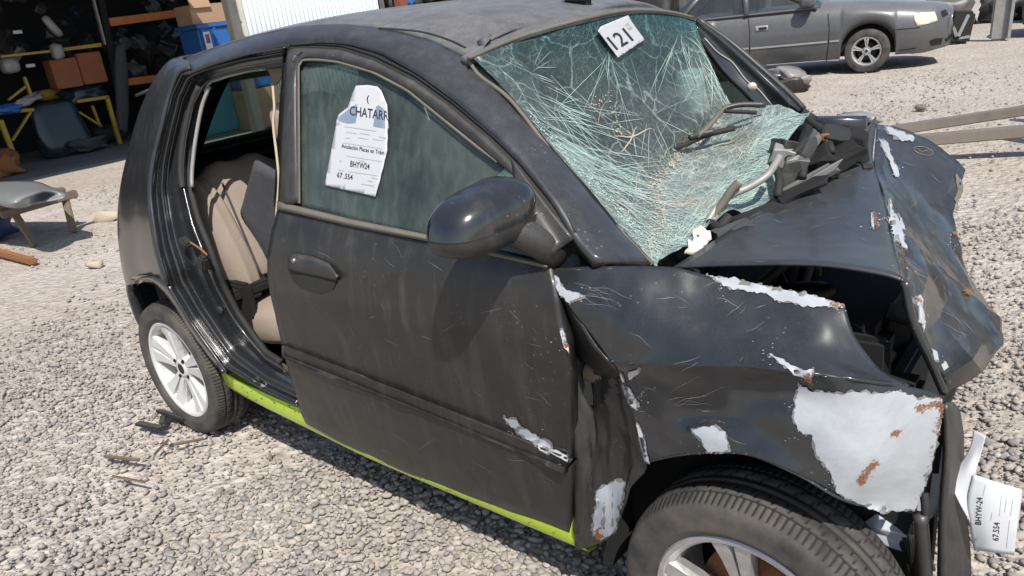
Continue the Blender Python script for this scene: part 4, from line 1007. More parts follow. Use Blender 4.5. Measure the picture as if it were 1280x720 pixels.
# wheel wells, floor, far side
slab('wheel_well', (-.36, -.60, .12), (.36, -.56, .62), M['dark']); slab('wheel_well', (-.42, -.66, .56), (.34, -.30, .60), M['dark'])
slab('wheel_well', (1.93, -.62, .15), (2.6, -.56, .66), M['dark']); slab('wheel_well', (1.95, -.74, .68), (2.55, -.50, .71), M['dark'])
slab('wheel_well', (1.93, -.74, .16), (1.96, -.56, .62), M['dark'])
slab('floor_pan', (-.42, -.66, .20), (1.96, .70, .24), M['int']); slab('boot_floor', (-.42, -.55, .50), (.20, .60, .54), M['int'])
ls = []
for z in (.22, .35, .5, .7, .85, .97): ls.append([np.array([x, half_width(x, z), z]) for x in np.linspace(-.42, 2.1, 10)])
patch('left_side_panel', ls, M['paint'], car, 2, 3, .03, toward=(1, 6, 1))
Gm = G_pil[:, :36].copy(); Gm[:, :, 1] *= -1
mesh_obj('left_roof_side', Gm.reshape(-1, 3), gfaces(Gm.shape[0], Gm.shape[1], face_out(Gm, (1, 6, 2))), M['paint_roof'], car, True, .02)
for nm, x0, x1, x2, x3 in (('b_pillar', .84, .98, .80, .90), ('c_pillar', -.36, .06, -.12, .10)):
    patch('left_'+nm, [[np.array([x0, half_width(x0, .96), .96]), np.array([x1, half_width(x1, .96), .96])], [np.array([(x0+x2)/2, half_width(x2, 1.2), 1.2]), np.array([(x1+x3)/2, half_width(x3, 1.2), 1.2])], [np.array([x2, half_width(x2, 1.39), 1.39]), np.array([x3, half_width(x3, 1.39), 1.39])]], M['int'], car, 3, 4, .03, toward=(.5, 6, 1.2))
patch('b_pillar', [[S(342, 258, -.04), S(362, 262, -.04)], [S(348, 150, -.04), S(366, 150, -.04)], [S(354, 70, -.04), S(366, 70, -.04)]], M['jamb'], car, 3, 4, .03)
patch('b_pillar_lower', [[S(338, 300, -.06), S(360, 300, -.06)], [S(345, 400, -.06), S(372, 400, -.06)], [S(368, 470, -.06), S(400, 475, -.06)]], M['jamb'], car, 3, 4, .03)
patch('headliner', [[p+np.array([0, 0, -.035]) for p in r] for r in rows[:9]] if False else [[np.array([x, y, zc(x)-.06-.05*abs(y/.5)**3]) for y in np.linspace(-.5, .5, 7)] for x in (-.25, .3, .8, 1.3, 1.5)], M['greyfab'], car, 3, 3, .01, toward=(1, 0, 0))

for nm, xa, xb_, xc, xd in (('left_front_window', .95, 1.95, .90, 1.45), ('left_rear_window', .08, .86, .12, .82)):
    patch(nm, [[np.array([xa+(xb_-xa)*t, half_width(1, .965)-.012, .965]) for t in (0, .5, 1)], [np.array([(xa+xc)/2+((xb_+xd)/2-(xa+xc)/2)*t, half_width(1, 1.17)-.012, 1.17]) for t in (0, .5, 1)], [np.array([xc+(xd-xc)*t, half_width(1, 1.36)-.012, 1.36]) for t in (0, .5, 1)]], M['tintglass'], car, 3, 3, .004, toward=(1, 6, 1))
# ---- cabin: seats, dashboard, steering wheel, spent airbags
def cushion(name, c, s, mat, parent, rot=(0, 0, 0), p=.55):
    bm = bmesh.new(); bmesh.ops.create_icosphere(bm, subdivisions=4, radius=1); R = rotm(*rot).to_3x3()
    for v in bm.verts:
        q = Vector([math.copysign(abs(x)**p, x) for x in v.co]); q *= 1-.03*math.cos(q.y*9)
        v.co = R @ Vector((q.x*s[0], q.y*s[1], q.z*s[2]))+Vector(c)
    return bm_obj(name, bm, mat, parent, True)
rs = cushion('rear_seat', (.33, .0, .44), (.26, .58, .11), M['beige'], car, (0, -.1, 0))
cushion('backrest', (.125, -.355, .78), (.09, .215, .245), M['beige'], rs, (0, -.30, 0))
cushion('bolster', (.165, -.535, .745), (.10, .06, .25), M['beige'], rs, (0, -.34, .15), .7)
for yy in (-.47, -.30, -.16):
    tube('seam', [np.array([.125+.098*1.0+(.78-z)*.31, yy, z]) for z in np.linspace(.60, .96, 8)], .004, M['greyfab'], rs, 6)
cushion('backrest', (.135, .22, .70), (.09, .32, .22), M['beige'], rs, (0, -.30, 0))
for k, y in enumerate((-.36, .36)):
    fs = cushion('front_seat', (1.05, y, .42), (.27, .24, .10), M['beige'], car, (0, -.12, 0))
    cushion('backrest', (.755, y, .76), (.085, .235, .33), M['greyfab'] if y < 0 else M['beige'], fs, (0, -.24, 0), .5)
    cushion('headrest', (.63, y, 1.17), (.05, .13, .085), M['beige'], fs, (0, -.2, 0))
# loose grey trim board and rear-left trim seen through the doorway
patch('loose_trim_board', [PY([(318, 201, -.60), (331, 208, -.60), (347, 218, -.60)]), PY([(304, 252, -.59), (324, 256, -.59), (346, 262, -.59)]), PY([(302, 272, -.59), (322, 292, -.59), (347, 318, -.59)]), PY([(326, 306, -.58), (336, 330, -.58), (348, 348, -.58)])], M['greyfab'], car, 4, 4, .012)
slab('parcel_shelf', (-.36, -.54, .86), (-.05, .56, .89), M['int'])
slab('rear_side_trim', (-.40, .54, .5), (.3, .60, .98), M['int'])
dash = cushion('dashboard', (1.72, .0, .80), (.20, .66, .13), M['int'], car, (0, .1, 0), .5)
tube('steering_wheel', [np.array([1.40+.10*math.sin(t), .36+.18*math.cos(t), .93+.16*math.sin(t)]) for t in np.linspace(0, 2*math.pi, 36)], .015, M['int'], car, 8)
tube('steering_column', [(1.41, .36, .93), (1.70, .36, .80)], .035, M['int'], car, 8)
simple('airbag_cloth', (.62, .68, .63), .8)
patch('airbag', [PY([(844, 90, .46), (860, 86, .45), (877, 85, .45)]), PY([(845, 120, .43), (864, 116, .41), (882, 112, .43)]), PY([(848, 152, .44), (868, 148, .42), (889, 138, .44)])], bpy.data.materials['airbag_cloth'], car, 4, 4, .02, dent=(.006, 9., 2.))
cushion('airbag', (1.52, -.30, .93), (.10, .20, .13), bpy.data.materials['airbag_cloth'], car, (.3, .4, 0), .7)
patch('sun_visor', [[np.array([1.50, y, 1.33]) for y in (-.48, -.3, -.1)], [np.array([1.42, y, 1.25]) for y in (-.48, -.3, -.1)]], M['greyfab'], car, 3, 3, .015)
# cord hanging in the doorway and the sagging lining at its top
tube('hanging_cord', [S(x, y, -.03) for x, y in [(341, 108), (343, 135), (341.5, 155), (346, 195), (348.5, 225), (346, 262), (345, 292)]], .004, simple('cord_tan', (.42, .34, .24), .8), car, 6, 6)
patch('torn_lining', [PY([(330, 87, -.52), (342, 85, -.52), (354, 84, -.52)]), PY([(336, 90, -.52), (346, 95, -.52), (354, 91, -.52)]), PY([(341, 106, -.52), (345, 106, -.52), (351, 97, -.52)])], simple('lining_brown', (.16, .12, .09), .9), car, 3, 3, .006)
bm = bmesh.new(); add_box(bm, cast(722, 4, 'roof', .012) if cast(722, 4, 'roof') is not None else (1.5, 0, 1.44), (.10, .045, .03), rotm(0, .1, 0), .012)
bm_obj('antenna_base', bm, M['rubber'], car)

# ---- wing mirror
def mirror_shell(lo, hi, n_, infl):
    V = []; c = np.array([1.797, -.856, 1.046]); nu_ = 56
    for i in range(n_):
        t = lo+(hi-lo)*i/(n_-1)                               # -1 bottom, 0 seam, 1 crown
        H = .080 if t > 0 else .054
        sc = max(0., 1-abs(t)**3.0)**.42 if t > 0 else max(0., 1-abs(t)**2.8)**.40
        for j in range(nu_):
            th = 2*math.pi*j/nu_; cx, cy = math.cos(th), math.sin(th)
            x = math.copysign(abs(cx)**.70, cx)*(.080 if cx > 0 else .050); y = math.copysign(abs(cy)**.62, cy)*.118
            tt = max(0, t)
            V.append(c+np.array([x*sc*infl+.12*(y*sc), y*sc*infl+.018*tt, t*H*(1+.35*y*(t > 0))+.02*y]))
    return V, gfaces(n_, nu_, False, True), nu_
V, F, k_ = mirror_shell(.0, .999, 20, 1.); mir = mesh_obj('wing_mirror', V+[np.mean(V[-k_:], axis=0)], F+[(len(V)-k_+j, len(V)-k_+(j+1) % k_, len(V)) for j in range(k_)], M['mirror'], car)
V, F, k_ = mirror_shell(-.999, -.05, 12, .985); mesh_obj('lower_cover', V+[np.mean(V[:k_], axis=0)], F+[((j+1) % k_, j, len(V)) for j in range(k_)], M['plastic'], mir)
V, F, k_ = mirror_shell(-.08, .03, 3, .972); mesh_obj('seam', V, F, M['dust_trim'], mir)
# sail triangle and arm
patch('mirror_base', [[S(639, 198, .012), S(676, 247, .014), S(716, 298, .010)], [S(642, 222, .018), S(668, 262, .024), S(703, 307, .016)], [S(648, 250, .03), S(664, 285, .05), S(692, 318, .03)], [S(650, 285, .03), S(662, 312, .045), S(684, 332, .012)]], M['plastic'], mir, 6, 5, .02)
tube('mirror_arm', cr([S(694, 320, -.02), S(683, 310, .015), np.array([1.845, -.812, 1.026]), np.array([1.81, -.85, 1.04])], 4), np.linspace(.028, .037, 13), M['plastic'], mir, 16)

# ---- torn bumper strip, headlight remains and inner bits at the front corner
BS = [[(1183, 505, -.60), (1192, 503, -.58), (1201, 512, -.56)], [(1186, 548, -.62), (1195, 548, -.60), (1204, 556, -.57)], [(1183, 600, -.64), (1196, 602, -.61), (1208, 610, -.58)],
      [(1181, 660, -.655), (1196, 662, -.625), (1212, 665, -.59)], [(1179, 725, -.66), (1197, 727, -.63), (1216, 729, -.59)], [(1180, 800, -.62), (1198, 800, -.60), (1216, 800, -.57)]]
patch('bumper_strip', [PY(r) for r in BS], M['plastic'], car, 5, 6, .012, key='strip', dent=(.004, 9, 2.))
patch('inner_fender_bracket', [PY([(1140, 600, -.62), (1160, 590, -.61), (1180, 530, -.60)]), PY([(1141, 640, -.63), (1160, 640, -.62), (1181, 600, -.61)]), PY([(1152, 652, -.63), (1164, 648, -.62), (1178, 636, -.61)])], M['primer'], car, 5, 4, .004)
bars('torn_bracket', [(1155, 616, -.64), (1157, 640, -.65), (1150, 680, -.65), (1147, 730, -.64)], .008, M['rubber'], car)
bars('torn_bracket', [(1150, 643, -.655), (1154, 690, -.66), (1158, 735, -.66)], .013, M['plastic'], car)
shard('headlight_remains', Yp(1116, 660, -.60), (.05, .03, .02), M['primer'], car, (.2, .4, .3), 3, .5)
shard('headlight_remains', Yp(1130, 680, -.58), (.035, .03, .04), M['greymetal'], car, (.2, -.4, .3), 8, .6)
shard('headlight_remains', Yp(1105, 648, -.58), (.03, .03, .025), M['rust'], car, (.2, .4, .3), 5, .4)
for k in range(5): bars('loose_wire', [(1120+4*k, 650+4*k, -.6), (1130+3*k, 672, -.62), (1138+2*k, 700+3*k, -.62), (1142, 725, -.6)], .004, M['rubber'], car, 6)

# ================================================================== PAPERS
pp = empty('paper_notice', S(450, 245, .012), 'white scrap notice headed CHATARRA taped inside the dusty door window', 'paper')
BV['glassfront'] = BV['dglass']
po = [(447, 108), (461, 107), (474, 109), (478.5, 114), (486, 132), (487, 151), (486, 189), (477, 226), (471.5, 246), (440, 239), (408, 232), (416, 189), (423, 152), (425, 144), (437, 135), (443, 117)]
sheet = decal('sheet', po, 'dglass', M['paper'], pp, .006, .25, 6, .0006, reg='pps')
for p in ([(423.5, 151), (426, 144.5), (437, 136), (446, 130), (447, 141), (444.5, 154), (434, 154.5)], [(470.5, 133), (474, 131.5), (485, 141), (486, 161), (477, 160), (466.5, 158)]):
    decal('grey_band', p, 'pps', M['bluetape'], pp, .0005, .2, 6)
text_on('heading', 'CHATARR', (437, 143.6), (486, 150.8), 11.5, (.06, -1), 'pps', M['ink'], pp, .0009)
text_on('logo', '(', (458.6, 127), (461.6, 127.5), 8, (0, -1), 'pps', M['ink'], pp, .0009)
text_on('line', 'Anulación Placas en Trám', (427, 184.5), (480.5, 193.6), 5.0, (.06, -1), 'pps', M['ink'], pp, .0009)
text_on('plate', 'BHYW24', (438, 208), (462, 212), 7.2, (.06, -1), 'pps', M['ink'], pp, .0009)
text_on('number', '67 .554', (421.5, 221.5), (441, 225), 6.4, (.06, -1), 'pps', M['ink'], pp, .0009)
bm = bmesh.new()
def rule(a, b, h, key, parent, off=.0095, mat='greyink'):
    (x0, y0), (x1, y1) = a, b; L = math.hypot(x1-x0, y1-y0); nx, ny = -(y1-y0)/L*h/2, (x1-x0)/L*h/2
    n = max(2, int(L/6)); U = [(x0+(x1-x0)*t+nx, y0+(y1-y0)*t+ny) for t in np.linspace(0, 1, n)]; D = [(x0+(x1-x0)*t-nx, y0+(y1-y0)*t-ny) for t in np.linspace(0, 1, n)]
    V = drape(U+D, key, off); G = np.array(V).reshape(2, n, 3)
    return V, gfaces(2, n, face_out(G))
def rules(name, L, key, parent, off=.0095, mat='greyink'):
    V = []; F = []
    for a, b, h in L:
        v, f = rule(a, b, h, key, parent, off); k = len(V); V += v; F += [tuple(i+k for i in q) for q in f]
    return tag(mesh_obj(name, V, F, M[mat], parent, False), kind='stuff')
rules('ruled_lines', [((431, 158), (470, 164), .9), ((433, 165), (446, 167), .8), ((450, 166.5), (462, 168.5), 1.2), ((474, 171), (483, 172.6), 1.4), ((448, 172), (460, 174), .8), ((466, 174), (480, 176), .7), ((432, 172), (438, 173), .8),
      ((430, 178.5), (478, 186), .6), ((433, 195), (478, 202), .6), ((449, 200.5), (456, 201.6), 1.), ((424.5, 201), (427, 201.4), 1.6), ((436, 214.5), (474, 220), .6), ((464, 222), (473, 223.6), .9), ((460, 226), (466, 227), .9), ((452, 230), (468, 232.5), .9), ((423, 212.5), (430, 213.6), .8)], 'pps', pp, .0008)
# sheet hanging from the torn front corner, printed sideways
fs_ = empty('hanging_paper', Yp(1240, 690, -.58), 'creased white sheet with sideways print hanging off the crushed front corner', 'paper')
sA = [[(1217, 538, -.56), (1226, 541, -.565), (1232, 545, -.57)], [(1212, 560, -.575), (1220, 562, -.58), (1226, 568, -.585)], [(1199, 580, -.59), (1210, 585, -.60), (1219, 594, -.60)], [(1185, 597, -.61), (1200, 612, -.615), (1216, 630, -.61)], [(1188, 606, -.615), (1200, 630, -.625), (1214, 655, -.62)]]
patch('sheet', [PY(r) for r in sA], M['paper'], fs_, 5, 5, .0007, key='hpA')
sB = [[(1217, 593, -.605), (1238, 600, -.60), (1258, 606, -.59), (1278, 612, -.58)], [(1209, 625, -.615), (1234, 631, -.615), (1256, 634, -.605), (1275, 640, -.59)], [(1212, 656, -.62), (1234, 661, -.62), (1254, 665, -.61), (1271, 667, -.60)], [(1217, 688, -.61), (1235, 690, -.615), (1252, 692, -.61), (1268, 694, -.60)]]
patch('sheet', [PY(r) for r in sB], M['paper'], fs_, 5, 5, .0007, key='hpB')
text_on('plate', 'BHYW-24', (1226.5, 656), (1228.5, 622), 7.5, (-1, -.12), 'hpB', M['ink'], fs_, .0008)
text_on('number', '67.554', (1248, 676), (1249.5, 653), 7.5, (-1, -.1), 'hpB', M['ink'], fs_, .0008)
rules('ruled_lines', [((1232, 606), (1229, 620), 1.), ((1240, 640), (1239, 650), 1.), ((1252, 618), (1249, 645), .6), ((1258, 622), (1256, 640), 1.), ((1262, 650), (1258, 685), .6), ((1266, 625), (1263, 645), .9), ((1221, 672), (1221, 676), 2.)], 'hpB', fs_, .0008)

# ================================================================== BACKGROUND CARS
def sedan_like(name, label, cat_, org, ang, pm, glass, detail=True, key=None, group=None):
    root = empty(name, org, label, cat_, group)
    O = np.array(org, float); ca, sa = math.cos(ang), math.sin(ang)
    def T(p): return np.array([ca*p[0]-sa*p[1], sa*p[0]+ca*p[1], p[2]])+O
    xs_ = np.unique(np.r_[np.linspace(-3.38, .92, 62), np.linspace(-.36, .36, 27), np.linspace(-2.8, -2.08, 27), np.linspace(.7, .97, 10)])
    prof = [(0., .0), (.10, .035), (.28, .075), (.45, .085), (.62, .078), (.78, .058), (.90, .025), (1., -.02)]
    sides = []
    for x in xs_:
        zb = .20
        for xw in (0., -2.44):
            if abs(x-xw) < .345: zb = max(zb, .30+math.sqrt(max(0, .345**2-(x-xw)**2)))
        belt = float(np.interp(x, [-3.4, -3.0, -2.6, -.6, 0, .45, .80, .92, .97], [.86, .93, .93, .915, .87, .80, .74, .69, .64]))
        wsc = float(np.interp(x, [-3.4, -3.2, -2.6, -.2, .35, .62, .80, .92, .97], [.80, .90, .985, 1., .985, .94, .84, .68, .52]))
        zb = zb if x < .5 else .19+.05*max(0, (x-.7)/.27)
        row = [((.75+o)*wsc, zb+(belt-zb)*f) for f, o in prof]
        topz = belt+(.035 if x > -.6 or x < -2.7 else .01)
        row += [(.62*wsc, topz+.01), (.35*wsc, topz+.035), (0, topz+.045)]
        full = [(-y, z) for y, z in row]+[(y, z) for y, z in row[-2::-1]]
        bow = lambda y: (.10*(1-(y/.8)**2) if x > .6 else 0)*max(0, (x-.6)/.35)
        sides.append([T((x+bow(y), y, z)) for y, z in full])
    G = np.array(sides); Fb = gfaces(G.shape[0], G.shape[1], face_out(G, T((-1, -9, 3))))
    V = G.reshape(-1, 3); c = G.shape[1]; n = G.shape[0]
    cap = [tuple(range(c)), tuple((n-1)*c+i for i in range(c))[::-1]]
    body = mesh_obj('body', V, Fb+cap, pm, root)
    if key: BV[key] = BVHTree.FromPolygons(V.tolist(), Fb)
    under = [T(p) for p in ((-3.3, -.66, .2), (.7, -.62, .2), (.7, .62, .2), (-3.3, .66, .2))]
    bm = bmesh.new(); add_box(bm, T((-1.3, 0, .42)), (3.9, 1.30, .40), Matrix.Rotation(ang, 4, 'Z'), .05); bm_obj('underbody', bm, M['dark'], root)
    # greenhouse
    def gh(z):
        t = (z-.92)/.45
        return -.50-.78*t, -2.95+.62*t, .745-.175*t-.02*t*t
    zs = np.linspace(.915, 1.345, 7); ring = []
    for z in zs:
        a, b, hw = gh(z); ring.append([T(p) for p in ((a, 0, z), (a-.03, -hw*.6, z), (a-.12, -hw*.95, z), (a-.2, -hw, z), (-1.55, -hw-.01, z), (b+.25, -hw, z), (b+.1, -hw*.93, z), (b, 0, z), (b+.1, hw*.93, z), (b+.25, hw, z), (-1.55, hw+.01, z), (a-.2, hw, z), (a-.12, hw*.95, z), (a-.03, hw*.6, z))])
    G2 = np.array(ring); mesh_obj('window_glass', G2.reshape(-1, 3), gfaces(7, 14, False, True), glass, root)
    a, b, hw = gh(1.35); rp = []
    for f in np.linspace(0, 1, 9):
        x = a-.02+(b-a+.04)*f; w = hw*(1-.12*abs(2*f-1)**4)
        rp.append([T((x, y*w, 1.34+.06*(1-abs(y)**2.4)*(1-.35*abs(2*f-1)**3))) for y in np.linspace(-1, 1, 9)])
    patch('roof', rp, pm, root, 2, 2, .02, toward=T((-1, 0, 9)))
    for sgn in (-1, 1):
        for (xa, xb) in ((-.66, -1.42), (-1.62, -1.66), (-2.62, -2.22)):
            tube('pillar', [T((xa, sgn*(gh(.915)[2]+.004), .915)), T(((xa+xb)/2, sgn*(gh(1.13)[2]+.012), 1.13)), T((xb, sgn*(gh(1.35)[2]+.004), 1.345))], .035 if xa > -1.6 or xa < -2 else .045, pm, root, 8)
        tube('window_rail', [T((x, sgn*(.752+.006*math.sin(k)), .925)) for k, x in enumerate(np.linspace(-.66, -2.7, 8))], .016, M['plastic'] if not detail else pm, root, 8)
    for k, y in enumerate((-.36, .36)):
        for x in (-1.75, -2.55):
            cushion('seat', T((x, y, .95)), (.09, .22, .30), M['greyfab'], root, (0, -.2, ang))
    for x in (0, -2.44):
        wheel(T((x, -.74, .285)), .292, .19, .085, M['rim_silver'], ang-(.16 if x == 0 else 0), 0, .030, .3, 0, root)
        wheel(T((x, .74, .285)), .292, .19, .085, M['rim_silver'], ang+math.pi, 0, .030, .3, 0, root)
    return root, T
M['silver_grey'] = paint('grey_car_paint', (.055, .057, .061), dust=.10, updust=.45, rough=.35, coat=.5, streak=.1, dustcol=(.36, .34, .32), sc=2.)
def mk_carglass():
    m = N('car_glass'); m.set(Base_Color=(.05, .06, .065), Roughness=.08); m.b.inputs['Alpha'].default_value = .55; return m.m
M['carglass'] = mk_carglass()
A0 = math.radians(15); c_ = np.array([-.243, 9.70, 0]); org = c_+np.array([-math.sin(A0)*.80, math.cos(A0)*.80, 0]); org[2] = 0
sedan, ST = sedan_like('parked_sedan', 'dusty grey four-door sedan parked on the gravel behind the wreck', 'car', org, A0, M['silver_grey'], M['carglass'], True, 'sedan')
def sd(name, poly, mat, off=.006, thick=0., jag=.0, step=4): return decal(name, poly, 'sedan', mat, sedan, off, jag, step, thick)
M['lamp'] = simple('yellowed_headlight', (.62, .56, .44), .25, var=.2, sc=14)
sd('headlight', [(1142, 19), (1151, 15.8), (1168, 15), (1172, 26), (1160, 30), (1146, 33), (1143, 26)], M['lamp'], .010, .02)
sd('grille', [(1176, 14), (1182, 12), (1185, 18), (1178, 22)], M['dark'], .006)
sd('fog_lamp', [(1161.5, 51), (1169, 48), (1178, 47.5), (1176, 55), (1164, 57)], M['dark'], .006)
sd('bumper_intake', [(1181, 48.5), (1190, 42), (1191, 45), (1182, 53)], M['dark'], .006)
for nm, L, wpx, mt, of in (('door_gap', [(1035, 17), (1036.5, 35), (1036, 51), (1032.5, 78)], 1.1, 'dark', .004), ('door_gap', [(935, 17), (937, 40), (937, 60), (938, 80)], 1.1, 'dark', .004),
                       ('bumper_seam', [(1117, 37), (1130, 36.2), (1150, 34.5)], 1.0, 'dark', .004), ('bumper_seam', [(1124, 63), (1145, 60)], 1.0, 'dark', .004),
                       ('side_trim', [(921, 61.5), (936, 60.3)], 2.2, 'lightgrey', .012), ('side_trim', [(938.5, 60.5), (985, 56.5), (1034, 52)], 2.4, 'lightgrey', .012), ('side_trim', [(1037, 51.6), (1049, 50.6)], 2.4, 'lightgrey', .012),
                       ('sill_seam', [(958, 81), (1031, 75.5), (1049, 75)], 1.2, 'lightgrey', .008)):
    if 'lightgrey' not in M: M['lightgrey'] = simple('pale_trim', (.28, .28, .28), .5)
    L = np.array(L); up_ = [(x, y-wpx/2) for x, y in L]+[(x, y+wpx/2) for x, y in L[::-1]] if abs(L[0][0]-L[-1][0]) > 8 else [(x-wpx/2, y) for x, y in L]+[(x+wpx/2, y) for x, y in L[::-1]]
    sd(nm, up_, M[mt], of)
sd('door_handle', [(944, 33), (960, 31.5), (960, 37.5), (945, 39.5)], M['lightgrey'], .012, .01)
sd('handle_recess', [(948, 35), (958.5, 33.6), (958.5, 36.5), (949, 38)], M['dark'], .022)
mc = cast(1016, 13, 'sedan', .02)
lump('door_mirror', mc+np.array([-.03, -.14, .12]), (.10, .12, .075), M['silver_grey'], sedan, (0, 0, .2), 2, .12, 3)
tube('mirror_stalk', [mc+np.array([.0, .02, .06]), mc+np.array([-.01, -.06, .10])], .035, M['silver_grey'], sedan)
black_car, BT = sedan_like('parked_black_car', 'black car at the right edge with only its bumper in view', 'car', (4.55, 13.9, 0), 0., M['paint'], M['carglass'], False)

# ================================================================== YARD: steel rails, bench, rocks, scrap
def beam(name, a, b, wd, ht, mat, parent, ext=(0, 0)):
    a, b = np.array(a), np.array(b); d = b-a; L = np.linalg.norm(d); d /= L; a = a-d*ext[0]; b = b+d*ext[1]; L = np.linalg.norm(b-a)
    rz = math.atan2(d[1], d[0]); ry = -math.asin(d[2]); bm = bmesh.new(); add_box(bm, (0, 0, 0), (L, wd, ht), None, .008)
    bmesh.ops.transform(bm, matrix=Matrix.Translation(Vector((a+b)/2)) @ rotm(0, ry, rz), verts=bm.verts)
    return bm_obj(name, bm, mat, parent)
fr = empty('fork_lift', (3.6, 4.3, 0), 'long weathered steel fork arms reaching in over the earth from the right edge', 'lift truck')
M['forks'] = simple('worn_fork_steel', (.21, .175, .145), .6, metal=.2, var=.5, sc=3, bump=.2)
r1a, r1b = Zp(1116, 163, .15), Zp(1280, 138, .19); r2a, r2b = Zp(1120, 178, .14), Zp(1280, 164, .18)
beam('fork_arm', r1a, r1b, .10, .07, M['forks'], fr, (.0, .75)); beam('fork_arm', r2a, r2b, .12, .075, M['forks'], fr, (.0, .75))
box('unseen_carriage', (3.05, 4.75, .55), (.10, 1.3, .9), M['steel'], fr); box('unseen_carriage', (3.05, 4.75, 1.15), (.10, 1.3, .08), M['steel'], fr)  # unseen rest of the lift truck, added to cast a shadow into view
for y in (4.35, 5.15): box('unseen_mast', (3.2, y, 1.0), (.14, .10, 1.9), M['steel'], fr)
box('body', (4.3, 4.7, .75), (1.8, 1.1, .9), M['yellow'] if 'yellow' in M else M['steel'], fr, None, .1)
for x in (3.75, 4.9):
    for y in (4.2, 5.2): wheel((x, y, .27), .28, .17, .08, M['steel'], 0 if y < 4.5 else math.pi, 0, .03, 0, 0, fr)
bench = empty('low_bench', (-4.75, .35, 0), 'low rough wooden bench at the left edge carrying a car panel', 'bench')
M['wood'] = simple('grey_wood', (.17, .13, .095), .85, var=.45, sc=9, bump=.3)
bt = .37
beam('bench_top', (-4.60, .27, bt), (-6.3, -.25, bt), .34, .05, M['wood'], bench); beam('bench_top', (-4.72, .60, bt), (-6.4, .12, bt), .30, .045, M['wood'], bench)
beam('crosspiece', (-4.56, .12, bt-.05), (-4.72, .80, bt-.05), .06, .07, M['wood'], bench)
for a, b in (((-4.60, .22, bt-.03), (-4.50, .27, 0)), ((-4.72, .70, bt-.03), (-4.62, .64, 0)), ((-6.1, -.2, bt-.03), (-6.2, -.3, 0)), ((-6.1, .15, bt-.03), (-6.15, .2, 0))): beam('leg', a, b, .06, .045, M['wood'], bench)
pn = [[Zp(-30, 231, .47), Zp(0, 227, .50), Zp(25, 226, .51), Zp(47, 227, .50), Zp(63, 233, .47), Zp(82, 240, .43)], [Zp(-32, 240, .50), Zp(0, 238, .53), Zp(22, 240, .54), Zp(42, 240, .53), Zp(60, 238, .50), Zp(82, 242, .44)],
      [Zp(-33, 250, .47), Zp(-3, 250, .50), Zp(16, 252, .51), Zp(34, 250, .49), Zp(52, 244, .46), Zp(80, 246, .43)], [Zp(-34, 258, .42), Zp(-6, 257, .44), Zp(12, 260, .45), Zp(30, 260, .44), Zp(48, 253, .43), Zp(78, 248, .42)]]
po_ = patch('car_panel', pn, paint('grey_panel_paint', (.20, .21, .22), dust=.1, updust=.3, rough=.3), None, 5, 5, .012, toward=(-5, 0, 6))
tag(po_, 'grey curved car panel laid on top of the low bench', 'car panel')
bb = lump('blue_bag', (-5.3, .15, .12), (.22, .2, .12), simple('dark_blue_plastic', (.015, .035, .13), .5), None, (0, 0, .4), 3, .4, 3); tag(bb, 'crumpled dark blue bag lying in the shade under the bench', 'bag')
rb_ = beam('rusty_bar', Zp(-25, 309, .05), Zp(42, 327, .03), .06, .05, M['rust'], None); tag(rb_, 'rusty flat bar lying on the ground in front of the bench', 'metal bar')
for x, y, s, lab in ((135, 271, .11, 'pale angular stone lying alone on the bare earth left of the wreck'), (118, 330, .05, 'small pale stone nearer the rear wheel than the big angular one')):
    p = Zp(x, y, .02); o = lump('stone', p, (s*1.2, s*.7, s*.55), simple('pale_stone', (.42, .36, .28), .9, bump=.4) if 'pale_stone' not in bpy.data.materials else bpy.data.materials['pale_stone'], None, (0, .1, .6), x, .5); tag(o, lab, 'stone')
p = Zp(7, 217, .05); o = lump('rusty_coil', p+np.array([0, 0, .12]), (.2, .2, .17), M['rust'], None, (0, 0, 0), 3, .8, 3); tag(o, 'rusty mottled lump of scrap standing behind the bench', 'scrap')
def junk_bits(name, label, L, mat):
    e = empty(name, Zp(L[0][0], L[0][1], 0), label, 'debris')
    for (x0, y0, x1, y1, wd, h) in L: beam('piece', Zp(x0, y0, h), Zp(x1, y1, h+.01), wd, .012, mat, e)
    return e
junk_bits('broken_trim', 'broken black plastic trim pieces on gravel behind the rear wheel', [(171, 529, 203, 535, .035, .03), (197, 513, 232, 524, .03, .035), (205, 518, 203, 530, .03, .03)], M['plastic'])
junk_bits('twig', 'short dark twigs and splinters scattered below the rear wheel', [(192, 569, 212, 548, .014, .03), (216, 556, 256, 548, .014, .03), (140, 595, 182, 603, .008, .03), (130, 570, 175, 575, .02, .03)], M['wood'])
o = decal('rubber_flap', [(462, 600), (480, 592), (512, 598), (508, 608), (486, 618), (470, 616)], 'gnd', M['rubber'], None, .02, 1, 8, .006) if 'gnd' in BV else None
for k, (x, y, s) in enumerate(((958, 108, .16), (975, 100, .20), (992, 98, .22), (1000, 108, .14), (965, 94, .12), (985, 112, .15), (1004, 104, .10))):
    o = lump('scrap_plastic', Zp(x, y, .04)+np.array([0, 0, s*.25]), (s*1.3, s*.8, s*.28), M['plastic'] if k % 2 else M['greymetal'], None, (.2*k, .1, k*.7), k*3.1, .6, 2)
    tag(o, ['leftmost low grey scrap in the pile beside the sedan sill', 'dark broken plastic left of centre in the pile beside the sedan', 'larger dark scrap in the middle of the pile beside the sedan', 'grey scrap at the right edge of the pile beside the sedan', 'rearmost dark scrap nearest the sedan sill', 'grey scrap at the front of the pile beside the sedan', 'small dark scrap at the right end of the pile, above the brown block'][k], 'scrap', 'scrap pile between the wreck and the grey sedan')
cr_ = box('timber_block', Zp(1003, 106, .06), (.16, .10, .12), M['wood'], None, rotm(0, 0, .4)); tag(cr_, 'brown block at the right end of the black scrap pile', 'block')
